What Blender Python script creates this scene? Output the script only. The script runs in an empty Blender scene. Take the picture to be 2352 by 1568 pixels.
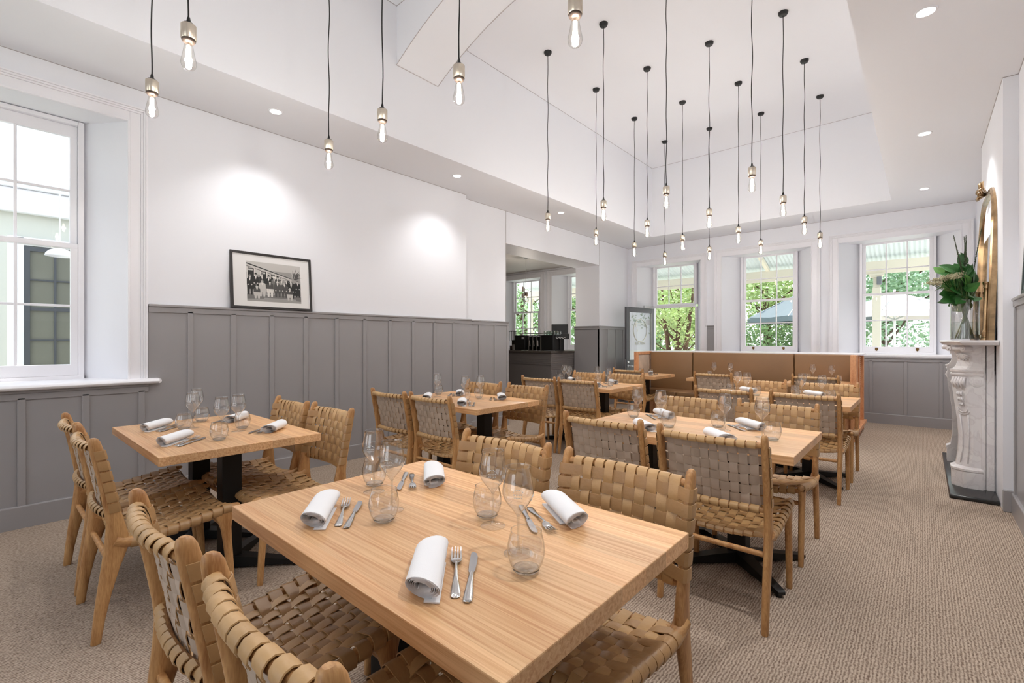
import bpy, bmesh, math, random
from math import pi, sin, cos, sqrt, atan2
from mathutils import Vector, Matrix
random.seed(7)
SC = bpy.context.scene
COL = SC.collection

# ------------------------------------------------------------------ camera
cam_d = bpy.data.cameras.new('camera')
cam = bpy.data.objects.new('camera', cam_d); COL.objects.link(cam)
cam.location = (0, 0, 1.3)
cam.rotation_euler = (pi/2, 0, 0.7213)
cam_d.sensor_width = 36; cam_d.lens = 1072.5/2352*36
cam_d.shift_y = -1.5/2352
cam_d.clip_start = 0.02; cam_d.clip_end = 300
SC.camera = cam
# ------------------------------------------------------------------ view
vs = SC.view_settings
vs.view_transform = 'Standard'; vs.look = 'None'; vs.gamma = 1; vs.use_curve_mapping = False
vs.exposure = 0.2
SC.cycles.max_bounces = 8; SC.cycles.diffuse_bounces = 5; SC.cycles.glossy_bounces = 3
SC.cycles.transparent_max_bounces = 24; SC.cycles.transmission_bounces = 4
SC.cycles.caustics_reflective = False; SC.cycles.caustics_refractive = False
SC.cycles.sample_clamp_indirect = 6.0
# ------------------------------------------------------------------ world and sun
W = bpy.data.worlds.new('world'); SC.world = W; W.use_nodes = True
wn = W.node_tree.nodes; wl = W.node_tree.links
bg = wn['Background']; bg.inputs['Strength'].default_value = 2.1
tc = wn.new('ShaderNodeTexCoord'); sep = wn.new('ShaderNodeSeparateXYZ'); cr = wn.new('ShaderNodeValToRGB')
wl.new(tc.outputs['Generated'], sep.inputs[0]); wl.new(sep.outputs['Z'], cr.inputs[0])
cr.color_ramp.elements[0].position = 0.0; cr.color_ramp.elements[0].color = (0.93, 0.965, 1.0, 1)
cr.color_ramp.elements[1].position = 0.7; cr.color_ramp.elements[1].color = (0.72, 0.84, 1.0, 1)
wl.new(cr.outputs[0], bg.inputs['Color'])
sl = bpy.data.lights.new('sun', 'SUN'); sl.energy = 5.2; sl.angle = 0.03; sl.color = (1, .95, .86)
so = bpy.data.objects.new('sun', sl); COL.objects.link(so)
so.rotation_euler = (math.radians(-28), math.radians(-12), 0)
BULB_W, SPOT_W = 21.0, 32.0     # lamp power, used in the lamps' builders

# ------------------------------------------------------------------ materials
def s2l(c): return tuple((x/12.92 if x <= .04045 else ((x+.055)/1.055)**2.4) for x in [v/255 for v in c])
MATS = {}
def mat(name, rgb=(200, 200, 200), rough=.5, metal=0., spec=None, noise=None, bump=None, coat=0.):
    """noise=(scale, amount, stretch xyz) varies the base colour; bump=(scale, strength, stretch)"""
    if name in MATS: return MATS[name]
    m = bpy.data.materials.new(name); m.use_nodes = True; MATS[name] = m
    n = m.node_tree.nodes; l = m.node_tree.links; b = n['Principled BSDF']
    c = s2l(rgb)
    b.inputs['Base Color'].default_value = (*c, 1); b.inputs['Roughness'].default_value = rough
    b.inputs['Metallic'].default_value = metal
    if spec is not None: b.inputs['Specular IOR Level'].default_value = spec
    if coat: b.inputs['Coat Weight'].default_value = coat; b.inputs['Coat Roughness'].default_value = .15
    if noise or bump:
        t = n.new('ShaderNodeTexCoord')
    if noise:
        mp = n.new('ShaderNodeMapping'); l.new(t.outputs['Object'], mp.inputs[0])
        mp.inputs['Scale'].default_value = noise[2] if len(noise) > 2 else (1, 1, 1)
        nz = n.new('ShaderNodeTexNoise'); nz.inputs['Scale'].default_value = noise[0]; nz.inputs['Detail'].default_value = 5
        l.new(mp.outputs[0], nz.inputs['Vector'])
        r = n.new('ShaderNodeValToRGB'); a = noise[1]
        r.color_ramp.elements[0].position = .3; r.color_ramp.elements[1].position = .7
        r.color_ramp.elements[0].color = tuple(x*(1-a) for x in c)+(1,)
        r.color_ramp.elements[1].color = tuple(min(1, x*(1+a)) for x in c)+(1,)
        l.new(nz.outputs['Fac'], r.inputs[0]); l.new(r.outputs[0], b.inputs['Base Color'])
    if bump:
        mp = n.new('ShaderNodeMapping'); l.new(t.outputs['Object'], mp.inputs[0])
        mp.inputs['Scale'].default_value = bump[2] if len(bump) > 2 else (1, 1, 1)
        nz = n.new('ShaderNodeTexNoise'); nz.inputs['Scale'].default_value = bump[0]; nz.inputs['Detail'].default_value = 3
        l.new(mp.outputs[0], nz.inputs['Vector'])
        bp = n.new('ShaderNodeBump'); bp.inputs['Strength'].default_value = bump[1]; bp.inputs['Distance'].default_value = .01
        l.new(nz.outputs['Fac'], bp.inputs['Height']); l.new(bp.outputs[0], b.inputs['Normal'])
    return m
def emat(name, rgb, strength):
    m = bpy.data.materials.new(name); m.use_nodes = True
    n = m.node_tree.nodes; l = m.node_tree.links; n.remove(n['Principled BSDF'])
    e = n.new('ShaderNodeEmission'); e.inputs[0].default_value = (*rgb, 1); e.inputs[1].default_value = strength
    l.new(e.outputs[0], n['Material Output'].inputs[0]); return m
def thin_glass(name, tint=(1, 1, 1), ior=1.45, boost=1.0, base=.0, rough=0.0, edge=0.):
    """a thin clear wall: transparent, darker where one looks along the glass, with a Fresnel reflection"""
    m = bpy.data.materials.new(name); m.use_nodes = True
    n = m.node_tree.nodes; l = m.node_tree.links; n.remove(n['Principled BSDF'])
    tr = n.new('ShaderNodeBsdfTransparent'); tr.inputs[0].default_value = (*tint, 1)
    gl = n.new('ShaderNodeBsdfGlossy'); gl.inputs['Roughness'].default_value = rough
    fr = n.new('ShaderNodeFresnel'); ge = n.new('ShaderNodeNewGeometry')
    io = n.new('ShaderNodeMix'); io.data_type = 'FLOAT'; io.inputs[2].default_value = ior; io.inputs[3].default_value = 1/ior
    l.new(ge.outputs['Backfacing'], io.inputs[0]); l.new(io.outputs[0], fr.inputs[0])   # same reflectance from both sides of the thin wall
    if edge:
        lw = n.new('ShaderNodeLayerWeight'); lw.inputs[0].default_value = .5
        r = n.new('ShaderNodeValToRGB'); r.color_ramp.elements[0].position = .62; r.color_ramp.elements[1].position = .97
        r.color_ramp.elements[0].color = (*tint, 1); r.color_ramp.elements[1].color = tuple(x*(1-edge) for x in tint)+(1,)
        l.new(lw.outputs['Facing'], r.inputs[0]); l.new(r.outputs[0], tr.inputs[0])
    mu = n.new('ShaderNodeMath'); mu.operation = 'MULTIPLY_ADD'; mu.use_clamp = True
    mu.inputs[1].default_value = boost; mu.inputs[2].default_value = base
    mx = n.new('ShaderNodeMixShader')
    l.new(fr.outputs[0], mu.inputs[0]); l.new(mu.outputs[0], mx.inputs[0])
    l.new(tr.outputs[0], mx.inputs[1]); l.new(gl.outputs[0], mx.inputs[2])
    l.new(mx.outputs[0], n['Material Output'].inputs[0]); return m

M_WALL = mat('white_paint', (236, 237, 242), .55)
M_CEIL = mat('ceiling_paint', (237, 238, 242), .8)
M_TRIM = mat('white_gloss_trim', (241, 240, 244), .28)
M_GREY = mat('grey_gloss_paint', (154, 151, 152), .27)
M_GREYD = mat('dark_grey_paint', (84, 84, 87), .35)
M_BARW = mat('bar_room_paint', (196, 190, 184), .6)
M_BLACK = mat('black_metal', (22, 21, 21), .45, .3)
M_BLKP = mat('black_plastic', (20, 20, 20), .4)
M_STEEL = mat('steel', (205, 205, 205), .16, 1.0)
M_CHROME = mat('chrome', (225, 225, 225), .12, 1.0)
M_NICKEL = mat('brushed_nickel', (214, 203, 186), .25, 1.0, bump=(60, .15, (1, 1, .02)))
M_BRASS = mat('antique_brass', (120, 92, 55), .35, 1.0)
M_GILT = mat('gilt', (168, 140, 106), .24, 1.0, noise=(14, .35))
M_COPPER = mat('copper', (190, 105, 75), .3, 1.0)
M_CLOTH = mat('napkin_linen', (250, 250, 252), .9, bump=(400, .12))
def _cloth(m):          # linen lets a little light through
    n = m.node_tree.nodes; l = m.node_tree.links; t = n.new('ShaderNodeBsdfTranslucent'); t.inputs[0].default_value = (.95, .95, .96, 1)
    x = n.new('ShaderNodeMixShader'); x.inputs[0].default_value = .16
    l.new(n['Principled BSDF'].outputs[0], x.inputs[1]); l.new(t.outputs[0], x.inputs[2]); l.new(x.outputs[0], n['Material Output'].inputs[0])
_cloth(M_CLOTH)
M_CORD = mat('black_cord', (16, 15, 15), .6)
M_LEATHER = mat('tan_strap_leather', (194, 156, 108), .36, noise=(7, .14), bump=(90, .1))
M_LEATHER_SHADED = mat('tan_strap_leather_cross_shaded', (172, 134, 90), .36, noise=(7, .14), bump=(90, .1))  # cross straps: the fall of light is put into a darker colour
M_SUEDE_SHADED = mat('leather_reverse_cross_shaded', (186, 167, 148), .7, noise=(9, .1))  # reverse of the cross straps, shaded in the colour likewise
M_SUEDE = mat('leather_reverse', (194, 175, 156), .8, noise=(9, .1))
M_BANQ = mat('brown_banquette_leather', (142, 108, 74), .42, noise=(3, .06), bump=(120, .08))
M_MIRROR = mat('mirror_silvering', (240, 240, 240), .02, 1.0)
M_GLASS = thin_glass('drinking_glass', (.965, .97, .97), 1.55, 2.6, .04, 0, .85)
M_THICK = thin_glass('thick_glass_base', (.95, .96, .96), 1.6, 1.6, .06, .03, .35)
M_FOOT = thin_glass('glass_foot', (.97, .975, .975), 1.5, 1.2, .03, .0, .15)
M_BULB = thin_glass('bulb_glass', (.96, .95, .93), 1.45, 1.3, .02, 0, .35)
M_PANE = thin_glass('window_pane', (.98, 1, .99), 1.35, .8, 0)
M_WATER = thin_glass('vase_water', (.90, .95, .92), 1.33, 1, .02)
M_FIL = emat('filament', (1, .86, .62), 40)
M_LENS = emat('downlight_lens', (1, .97, .92), 9)

def wood(name, dark, light, scale=(1, 14, 14), rough=.38, rings=3.2, planks=None, tone=.1):
    """grain runs along local X; planks=(board width) makes boards of varied tone across Y"""
    m = bpy.data.materials.new(name); m.use_nodes = True
    n = m.node_tree.nodes; l = m.node_tree.links; b = n['Principled BSDF']
    t = n.new('ShaderNodeTexCoord'); mp = n.new('ShaderNodeMapping'); l.new(t.outputs['Object'], mp.inputs[0])
    mp.inputs['Scale'].default_value = scale
    vec = mp.outputs[0]
    if planks:
        sx = n.new('ShaderNodeSeparateXYZ'); l.new(t.outputs['Object'], sx.inputs[0])
        d = n.new('ShaderNodeMath'); d.operation = 'DIVIDE'; d.inputs[1].default_value = planks; l.new(sx.outputs['Y'], d.inputs[0])
        f = n.new('ShaderNodeMath'); f.operation = 'FLOOR'; l.new(d.outputs[0], f.inputs[0])
        wn2 = n.new('ShaderNodeTexWhiteNoise'); wn2.noise_dimensions = '1D'; l.new(f.outputs[0], wn2.inputs['W'])
        ad = n.new('ShaderNodeVectorMath'); ad.operation = 'ADD'; l.new(mp.outputs[0], ad.inputs[0])
        sc_ = n.new('ShaderNodeVectorMath'); sc_.operation = 'SCALE'; sc_.inputs['Scale'].default_value = 17
        l.new(wn2.outputs['Color'], sc_.inputs[0]); l.new(sc_.outputs[0], ad.inputs[1]); vec = ad.outputs[0]
    nz = n.new('ShaderNodeTexNoise'); nz.inputs['Scale'].default_value = rings; nz.inputs['Detail'].default_value = 6
    nz.inputs['Distortion'].default_value = .6
    l.new(vec, nz.inputs['Vector'])
    fine = n.new('ShaderNodeTexNoise'); fine.inputs['Scale'].default_value = 9; fine.inputs['Detail'].default_value = 4
    mp2 = n.new('ShaderNodeVectorMath'); mp2.operation = 'MULTIPLY'; mp2.inputs[1].default_value = (1.0, 3.5, 3.5)
    l.new(vec, mp2.inputs[0]); l.new(mp2.outputs[0], fine.inputs['Vector'])
    mxf = n.new('ShaderNodeMath'); mxf.operation = 'MULTIPLY_ADD'; mxf.inputs[1].default_value = .35
    l.new(fine.outputs['Fac'], mxf.inputs[0])
    m65 = n.new('ShaderNodeMath'); m65.operation = 'MULTIPLY'; m65.inputs[1].default_value = .65; l.new(nz.outputs['Fac'], m65.inputs[0])
    l.new(m65.outputs[0], mxf.inputs[2])
    r = n.new('ShaderNodeValToRGB'); r.color_ramp.elements[0].position = .36; r.color_ramp.elements[1].position = .6
    r.color_ramp.elements[0].color = (*s2l(dark), 1); r.color_ramp.elements[1].color = (*s2l(light), 1)
    l.new(mxf.outputs[0], r.inputs[0])
    out = r.outputs[0]
    if planks:
        hv = n.new('ShaderNodeHueSaturation'); l.new(out, hv.inputs['Color'])
        mr = n.new('ShaderNodeMapRange'); mr.inputs['To Min'].default_value = 1-tone; mr.inputs['To Max'].default_value = 1+tone*.6
        l.new(wn2.outputs['Value'], mr.inputs['Value']); l.new(mr.outputs[0], hv.inputs['Value'])
        out = hv.outputs[0]
    l.new(out, b.inputs['Base Color']); b.inputs['Roughness'].default_value = rough
    return m
M_TOP = wood('tabletop_boards', (204, 145, 95), (240, 196, 146), (.9, 46, 46), .36, 2.4, planks=.118, tone=.2)
M_TEAK = wood('teak', (158, 108, 62), (204, 158, 104), (9, 9, 1.2), .4, 2.6)
M_TEAKH = wood('teak_rail', (158, 108, 62), (204, 158, 104), (9, 1.2, 9), .4, 2.6)
M_OAK = wood('banquette_timber', (196, 132, 88), (226, 170, 124), (10, 10, 1.2), .42, 2.4)

def carpet():
    m = bpy.data.materials.new('loop_carpet'); m.use_nodes = True
    n = m.node_tree.nodes; l = m.node_tree.links; b = n['Principled BSDF']
    t = n.new('ShaderNodeTexCoord')
    w = n.new('ShaderNodeTexWave'); w.wave_type = 'BANDS'; w.bands_direction = 'X'
    w.inputs['Scale'].default_value = 26; w.inputs['Distortion'].default_value = 4.5
    w.inputs['Detail'].default_value = 2; w.inputs['Detail Scale'].default_value = 2.5
    mp = n.new('ShaderNodeMapping'); mp.inputs['Scale'].default_value = (1, .55, 1)
    l.new(t.outputs['Object'], mp.inputs[0]); l.new(mp.outputs[0], w.inputs['Vector'])
    v = n.new('ShaderNodeTexNoise'); v.inputs['Scale'].default_value = 130; v.inputs['Detail'].default_value = 2
    mp2 = n.new('ShaderNodeMapping'); mp2.inputs['Scale'].default_value = (1, .6, 1)
    l.new(t.outputs['Object'], mp2.inputs[0]); l.new(mp2.outputs[0], v.inputs['Vector'])
    h = n.new('ShaderNodeMath'); h.operation = 'MULTIPLY_ADD'; h.inputs[1].default_value = .34
    l.new(w.outputs['Fac'], h.inputs[0])
    h2 = n.new('ShaderNodeMath'); h2.operation = 'MULTIPLY'; h2.inputs[1].default_value = .9; l.new(v.outputs['Fac'], h2.inputs[0])
    l.new(h2.outputs[0], h.inputs[2])
    big = n.new('ShaderNodeTexNoise'); big.inputs['Scale'].default_value = 1.1; big.inputs['Detail'].default_value = 3
    l.new(t.outputs['Object'], big.inputs['Vector'])
    r = n.new('ShaderNodeValToRGB'); r.color_ramp.elements[0].position = .3; r.color_ramp.elements[1].position = .8
    r.color_ramp.elements[0].color = (*s2l((112, 92, 79)), 1); r.color_ramp.elements[1].color = (*s2l((194, 176, 158)), 1)
    l.new(h.outputs[0], r.inputs[0])
    hv = n.new('ShaderNodeHueSaturation'); l.new(r.outputs[0], hv.inputs['Color'])
    mr = n.new('ShaderNodeMapRange'); mr.inputs['From Min'].default_value = .3; mr.inputs['From Max'].default_value = .7
    mr.inputs['To Min'].default_value = .93; mr.inputs['To Max'].default_value = 1.07
    l.new(big.outputs['Fac'], mr.inputs['Value']); l.new(mr.outputs[0], hv.inputs['Value'])
    l.new(hv.outputs[0], b.inputs['Base Color']); b.inputs['Roughness'].default_value = .95
    b.inputs['Specular IOR Level'].default_value = .1
    bp = n.new('ShaderNodeBump'); bp.inputs['Strength'].default_value = .8; bp.inputs['Distance'].default_value = .006
    l.new(h.outputs[0], bp.inputs['Height']); l.new(bp.outputs[0], b.inputs['Normal'])
    return m
M_CARPET = carpet()

def marble():
    m = bpy.data.materials.new('veined_marble'); m.use_nodes = True
    n = m.node_tree.nodes; l = m.node_tree.links; b = n['Principled BSDF']
    t = n.new('ShaderNodeTexCoord'); nz = n.new('ShaderNodeTexNoise')
    nz.inputs['Scale'].default_value = 3.5; nz.inputs['Detail'].default_value = 8; nz.inputs['Distortion'].default_value = 2.5
    l.new(t.outputs['Object'], nz.inputs['Vector'])
    r = n.new('ShaderNodeValToRGB'); e = r.color_ramp.elements
    e[0].position = .46; e[0].color = (*s2l((226, 222, 222)), 1); e[1].position = .54; e[1].color = (*s2l((230, 227, 226)), 1)
    k = r.color_ramp.elements.new(.5); k.color = (*s2l((217, 212, 212)), 1)
    l.new(nz.outputs['Fac'], r.inputs[0]); l.new(r.outputs[0], b.inputs['Base Color']); b.inputs['Roughness'].default_value = .3
    return m
M_MARBLE = marble()

# ------------------------------------------------------------------ mesh helpers
def finish(bm, name, mats, parent=None, smooth=False, loc=None):
    me = bpy.data.meshes.new(name); bm.normal_update(); bm.to_mesh(me); bm.free()
    for m in (mats if isinstance(mats, (list, tuple)) else [mats]): me.materials.append(m)
    if smooth:
        me.polygons.foreach_set('use_smooth', [True]*len(me.polygons))
        if smooth != 'all': me.set_sharp_from_angle(angle=math.radians(38))
    o = bpy.data.objects.new(name, me); COL.objects.link(o)
    if parent is not None: o.parent = parent
    if loc: o.location = loc
    return o
def tag(o, label=None, cat=None, group=None, kind=None):
    if label: o['label'] = label
    if cat: o['category'] = cat
    if group: o['group'] = group
    if kind: o['kind'] = kind
    return o
def empty(name, loc=(0, 0, 0), rz=0., label=None, cat=None, group=None, kind=None):
    o = bpy.data.objects.new(name, None); COL.objects.link(o); o.location = loc; o.rotation_euler = (0, 0, rz)
    o.empty_display_size = .1
    return tag(o, label, cat, group, kind)
def dup(root, loc, rz, label, group=None, scale=None):
    r = root.copy(); COL.objects.link(r); r.location = loc; r.rotation_euler = (0, 0, rz)
    r['label'] = label
    if group: r['group'] = group
    if scale: r.scale = scale
    for ch in list(root.children):
        c = ch.copy(); COL.objects.link(c); c.parent = r
        for g in list(ch.children):
            d = g.copy(); COL.objects.link(d); d.parent = c
    return r
def NB(): return bmesh.new()
def box(bm, lo, hi, bev=0., mi=0, M=None, seg=2):
    t = bmesh.new()
    bmesh.ops.create_cube(t, size=1)
    c = [(a+b)/2 for a, b in zip(lo, hi)]; s = [abs(b-a) for a, b in zip(lo, hi)]
    for v in t.verts: v.co = Vector((v.co.x*s[0]+c[0], v.co.y*s[1]+c[1], v.co.z*s[2]+c[2]))
    if bev > 0: bmesh.ops.bevel(t, geom=t.edges[:], offset=min(bev, min(s)*.49), segments=seg, affect='EDGES', profile=.5)
    merge(bm, t, mi, M)
def merge(bm, t, mi=0, M=None):
    vm = {}
    for v in t.verts: vm[v] = bm.verts.new(M @ v.co if M else v.co)
    for f in t.faces:
        try: nf = bm.faces.new([vm[v] for v in f.verts]); nf.material_index = mi if mi is not None else f.material_index
        except ValueError: pass
    t.free()
def quad(bm, pts, mi=0):
    f = bm.faces.new([bm.verts.new(p) for p in pts]); f.material_index = mi; return f
def rings(bm, rs, close=True, cap=True, mi=0):
    """skin a list of rings (lists of Vector)"""
    vr = [[bm.verts.new(p) for p in r] for r in rs]; n = len(rs[0])
    for a, b in zip(vr, vr[1:]):
        for i in range(n if close else n-1):
            j = (i+1) % n
            f = bm.faces.new([a[i], a[j], b[j], b[i]]); f.material_index = mi
    if cap and close:
        f = bm.faces.new(list(reversed(vr[0]))); f.material_index = mi
        f = bm.faces.new(vr[-1]); f.material_index = mi
def tube(bm, pts, rad, seg=10, mi=0, cap=True, flat=1.0):
    pts = [Vector(p) for p in pts]; rs = []
    if not isinstance(rad, (list, tuple)): rad = [rad]*len(pts)
    up = None
    for i, p in enumerate(pts):
        d = (pts[min(i+1, len(pts)-1)]-pts[max(i-1, 0)]).normalized()
        if up is None:
            up = Vector((0, 0, 1)) if abs(d.z) < .9 else Vector((1, 0, 0))
        s = d.cross(up).normalized(); up = s.cross(d).normalized()
        rs.append([p + s*cos(2*pi*k/seg)*rad[i] + up*sin(2*pi*k/seg)*rad[i]*flat for k in range(seg)])
    rings(bm, rs, True, cap, mi)
def loft(bm, secs, seg=14, mi=0, power=2.6):
    """secs: (x, y, z, hx, hy) rounded sections stacked along z"""
    rs = []
    for x, y, z, hx, hy in secs:
        r = []
        for k in range(seg):
            a = 2*pi*k/seg; ca, sa = cos(a), sin(a)
            r.append(Vector((x+hx*math.copysign(abs(ca)**(2/power), ca), y+hy*math.copysign(abs(sa)**(2/power), sa), z)))
        rs.append(r)
    rings(bm, rs, True, True, mi)
def lathe(bm, prof, seg=24, mi=0, c=(0, 0, 0), cap0=False, cap1=False):
    rs = []
    for r, z in prof:
        rs.append([Vector((c[0]+r*cos(2*pi*k/seg), c[1]+r*sin(2*pi*k/seg), c[2]+z)) for k in range(seg)])
    vr = [[bm.verts.new(p) for p in r] for r in rs]
    for a, b in zip(vr, vr[1:]):
        for i in range(seg):
            j = (i+1) % seg; f = bm.faces.new([a[i], a[j], b[j], b[i]]); f.material_index = mi
    if cap0: bm.faces.new(list(reversed(vr[0]))).material_index = mi
    if cap1: bm.faces.new(vr[-1]).material_index = mi
def prism(bm, poly, axis, a, b, mi=0):
    """extrude a 2-D polygon along axis from a to b; poly holds the two other coordinates in xyz order"""
    def P(p, t):
        q = list(p); q.insert('xyz'.index(axis), t); return Vector(q)
    rings(bm, [[P(p, a) for p in poly], [P(p, b) for p in poly]], True, True, mi)
def text_obj(s, size, mat_, M, parent, name='lettering', ext=.0015):
    c = bpy.data.curves.new(name, 'FONT'); c.body = s; c.size = size; c.align_x = 'CENTER'; c.align_y = 'CENTER'; c.extrude = ext
    o = bpy.data.objects.new(name, c); COL.objects.link(o); c.materials.append(mat_)
    o.matrix_world = M; o.parent = parent; return o

# ------------------------------------------------------------------ the room shell
XL, YB, H, HT, ZW, ZB = -4.73, 9.40, 3.315, 4.64, 1.60, .155
def struct(name, bm, m, parent=None, smooth=False, **k):
    o = finish(bm, name, m, parent, smooth)
    if parent is None: o['kind'] = 'structure'
    return o
def splay_wall(name, axis, pa, pb, s0, s1, z0, z1, holes, m, flip=1):
    """wall between planes pa (room side) and pb; each hole: (a0,a1,za0,za1) at pa and (b0,b1,zb0,zb1) at pb"""
    bm = NB()
    def P(pl, s, z): return Vector((pl, s, z)) if axis == 'x' else Vector((s, pl, z))
    for side, pl in ((0, pa), (1, pb)):
        hs = sorted([h[side] for h in holes]); cur = s0
        for a0, a1, za, zb in hs:
            quad(bm, [P(pl, cur, z0), P(pl, a0, z0), P(pl, a0, z1), P(pl, cur, z1)])
            if za > z0+1e-4: quad(bm, [P(pl, a0, z0), P(pl, a1, z0), P(pl, a1, za), P(pl, a0, za)])
            quad(bm, [P(pl, a0, zb), P(pl, a1, zb), P(pl, a1, z1), P(pl, a0, z1)])
            cur = a1
        quad(bm, [P(pl, cur, z0), P(pl, s1, z0), P(pl, s1, z1), P(pl, cur, z1)])
    for (A, B) in holes:
        ca = [(A[0], A[2]), (A[1], A[2]), (A[1], A[3]), (A[0], A[3])]; cb = [(B[0], B[2]), (B[1], B[2]), (B[1], B[3]), (B[0], B[3])]
        for i in range(4):
            j = (i+1) % 4
            if i == 0 and A[2] <= z0+1e-4: continue
            quad(bm, [P(pa, *ca[i]), P(pa, *ca[j]), P(pb, *cb[j]), P(pb, *cb[i])])
    for s in (s0, s1): quad(bm, [P(pa, s, z0), P(pb, s, z0), P(pb, s, z1), P(pa, s, z1)])
    quad(bm, [P(pa, s0, z1), P(pa, s1, z1), P(pb, s1, z1), P(pb, s0, z1)])
    bmesh.ops.remove_doubles(bm, verts=bm.verts[:], dist=1e-5)
    bmesh.ops.recalc_face_normals(bm, faces=bm.faces[:])
    return struct(name, bm, m)

bm = NB(); quad(bm, [(-5.44, -2.4, 0), (.8, -2.4, 0), (.8, 9.8, 0), (-5.44, 9.8, 0)]); struct('floor', bm, M_CARPET)
bm = NB(); quad(bm, [(-9.6, 2.6, 0), (-5.44, 2.6, 0), (-5.44, 9.8, 0), (-9.6, 9.8, 0)])
struct('floor_bar', bm, mat('bar_floor', (120, 108, 98), .5))

# back wall with five splayed window openings (two of them in the bar room)
def hb(c, z0=1.08): return ((c-.73, c+.73, z0, 2.915), (c-.475, c+.475, z0 if z0 == 0 else z0+.005, 2.915))
HOLES_B = [hb(-8.02), hb(-6.2), ((-4.645, -3.295, 0, 2.90), (-4.435, -3.485, 0, 2.90)), hb(-2.165), hb(-.315)]
splay_wall('wall_back', 'y', YB, YB+.38, -9.6, .62, 0, 3.4, HOLES_B, M_WALL)
# left wall, first run, with the big window
splay_wall('wall_left', 'x', XL, -5.09, -2.4, 4.42, 0, 3.4,
           [((-.72, .765, .99, 3.035), (-.475, .515, .99, 3.035)), ], M_WALL)
# left wall, set-back run, and the wide opening to the bar
bm = NB()
box(bm, (-5.42, 4.42, 0), (-4.86, 5.38, 3.4)); box(bm, (-5.42, 5.38, 2.81), (-4.86, 8.17, 3.4)); box(bm, (-5.42, 8.17, 0), (-4.86, 9.40, 3.4))
struct('wall_left_bar_side', bm, M_WALL)
# bar room: side and front walls, ceiling
bm = NB(); box(bm, (-9.7, 2.5, 0), (-9.6, 9.4, 3.4)); box(bm, (-9.6, 2.5, 0), (-5.42, 2.6, 3.4)); box(bm, (-5.43, 2.6, 0), (-5.4201, 4.42, 3.4))
struct('wall_bar', bm, M_BARW)
bm = NB(); box(bm, (-9.6, 2.6, 3.1), (-5.42, 9.4, 3.16)); struct('ceiling_bar', bm, M_BARW)
# right wall: near run, chimney breast, far run
bm = NB()
box(bm, (.545, -2.4, 0), (.7, 5.17, 3.4)); box(bm, (.462, 5.17, 0), (.7, 6.88, 3.4)); box(bm, (.575, 6.88, 0), (.7, 9.4, 3.4))
struct('wall_right', bm, M_WALL)
# rear wall behind the camera, with two unseen openings added to let in fill daylight
splay_wall('wall_rear', 'y', -2.3, -2.6, -5.1, .7, 0, 3.4,
           [((-4.2, -2.6, .9, 3.0), (-4.1, -2.7, .9, 3.0)), ((-1.8, .2, .5, 3.0), (-1.7, .1, .5, 3.0))], M_WALL)
# ceiling: low band around the raised tray
X0, X1, Y0, Y1 = -3.94, -.337, -1.3, 8.60
bm = NB()
for a, b in (((-5.44, -2.6, H), (X0, 9.8, H+.05)), ((X1, -2.6, H), (.7, 9.8, H+.05)), ((X0, -2.6, H), (X1, Y0, H+.05)), ((X0, Y1, H), (X1, 9.8, H+.05))):
    box(bm, a, b)
struct('ceiling', bm, M_CEIL)
bm = NB()
box(bm, (X0-.06, Y0-.06, H+.05), (X0, Y1+.06, HT)); box(bm, (X1, Y0-.06, H+.05), (X1+.06, Y1+.06, HT))
box(bm, (X0, Y0-.06, H+.05), (X1, Y0, HT)); box(bm, (X0, Y1, H+.05), (X1, Y1+.06, HT))
box(bm, (X0-.06, Y0-.06, HT), (X1+.06, Y1+.06, HT+.06))
struct('ceiling_tray', bm, M_CEIL)
# arched beam crossing the tray
bm = NB(); n = 28; xc = (X0+X1)/2; hw = (X1-X0)/2; rise = .47; R = (hw*hw+rise*rise)/(2*rise)
lo = [];
for i in range(n+1):
    x = X0 + (X1-X0)*i/n; lo.append((x, 4.05+rise-R+sqrt(max(0, R*R-(x-xc)**2))))
for (a, b) in zip(lo, lo[1:]):
    for y in (2.74, 3.26): quad(bm, [(a[0], y, a[1]), (b[0], y, b[1]), (b[0], y, HT), (a[0], y, HT)])
    quad(bm, [(a[0], 2.74, a[1]), (b[0], 2.74, b[1]), (b[0], 3.26, b[1]), (a[0], 3.26, a[1])])
bmesh.ops.remove_doubles(bm, verts=bm.verts[:], dist=1e-5); bmesh.ops.recalc_face_normals(bm, faces=bm.faces[:])
struct('trim_arch', bm, M_CEIL)
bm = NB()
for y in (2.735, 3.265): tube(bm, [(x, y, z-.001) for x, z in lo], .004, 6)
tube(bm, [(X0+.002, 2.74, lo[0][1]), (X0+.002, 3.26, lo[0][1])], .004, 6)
struct('trim_arch_bead', bm, mat('joint_shadow_line_arch', (190, 184, 184), .8))  # bead coloured grey so it carries the dark shadow line of the edge

# thin grey strips painted as the shadow lines where walls and ceilings meet
M_SHADOW_LINE = mat('joint_shadow_line', (176, 170, 170), .8)
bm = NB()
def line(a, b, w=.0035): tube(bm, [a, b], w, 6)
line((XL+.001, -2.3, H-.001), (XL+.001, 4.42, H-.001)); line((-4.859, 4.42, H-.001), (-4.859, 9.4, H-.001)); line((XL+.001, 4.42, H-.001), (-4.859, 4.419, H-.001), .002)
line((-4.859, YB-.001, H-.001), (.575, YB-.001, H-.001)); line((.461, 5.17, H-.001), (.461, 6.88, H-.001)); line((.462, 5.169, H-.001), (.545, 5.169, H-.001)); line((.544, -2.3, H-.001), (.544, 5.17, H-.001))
line((X0+.001, Y0, HT-.001), (X0+.001, 2.74, HT-.001)); line((X0+.001, 3.26, HT-.001), (X0+.001, Y1, HT-.001)); line((X0, Y1-.001, HT-.001), (X1, Y1-.001, HT-.001)); line((X0, 2.739, HT-.001), (X1, 2.739, HT-.001))
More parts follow.
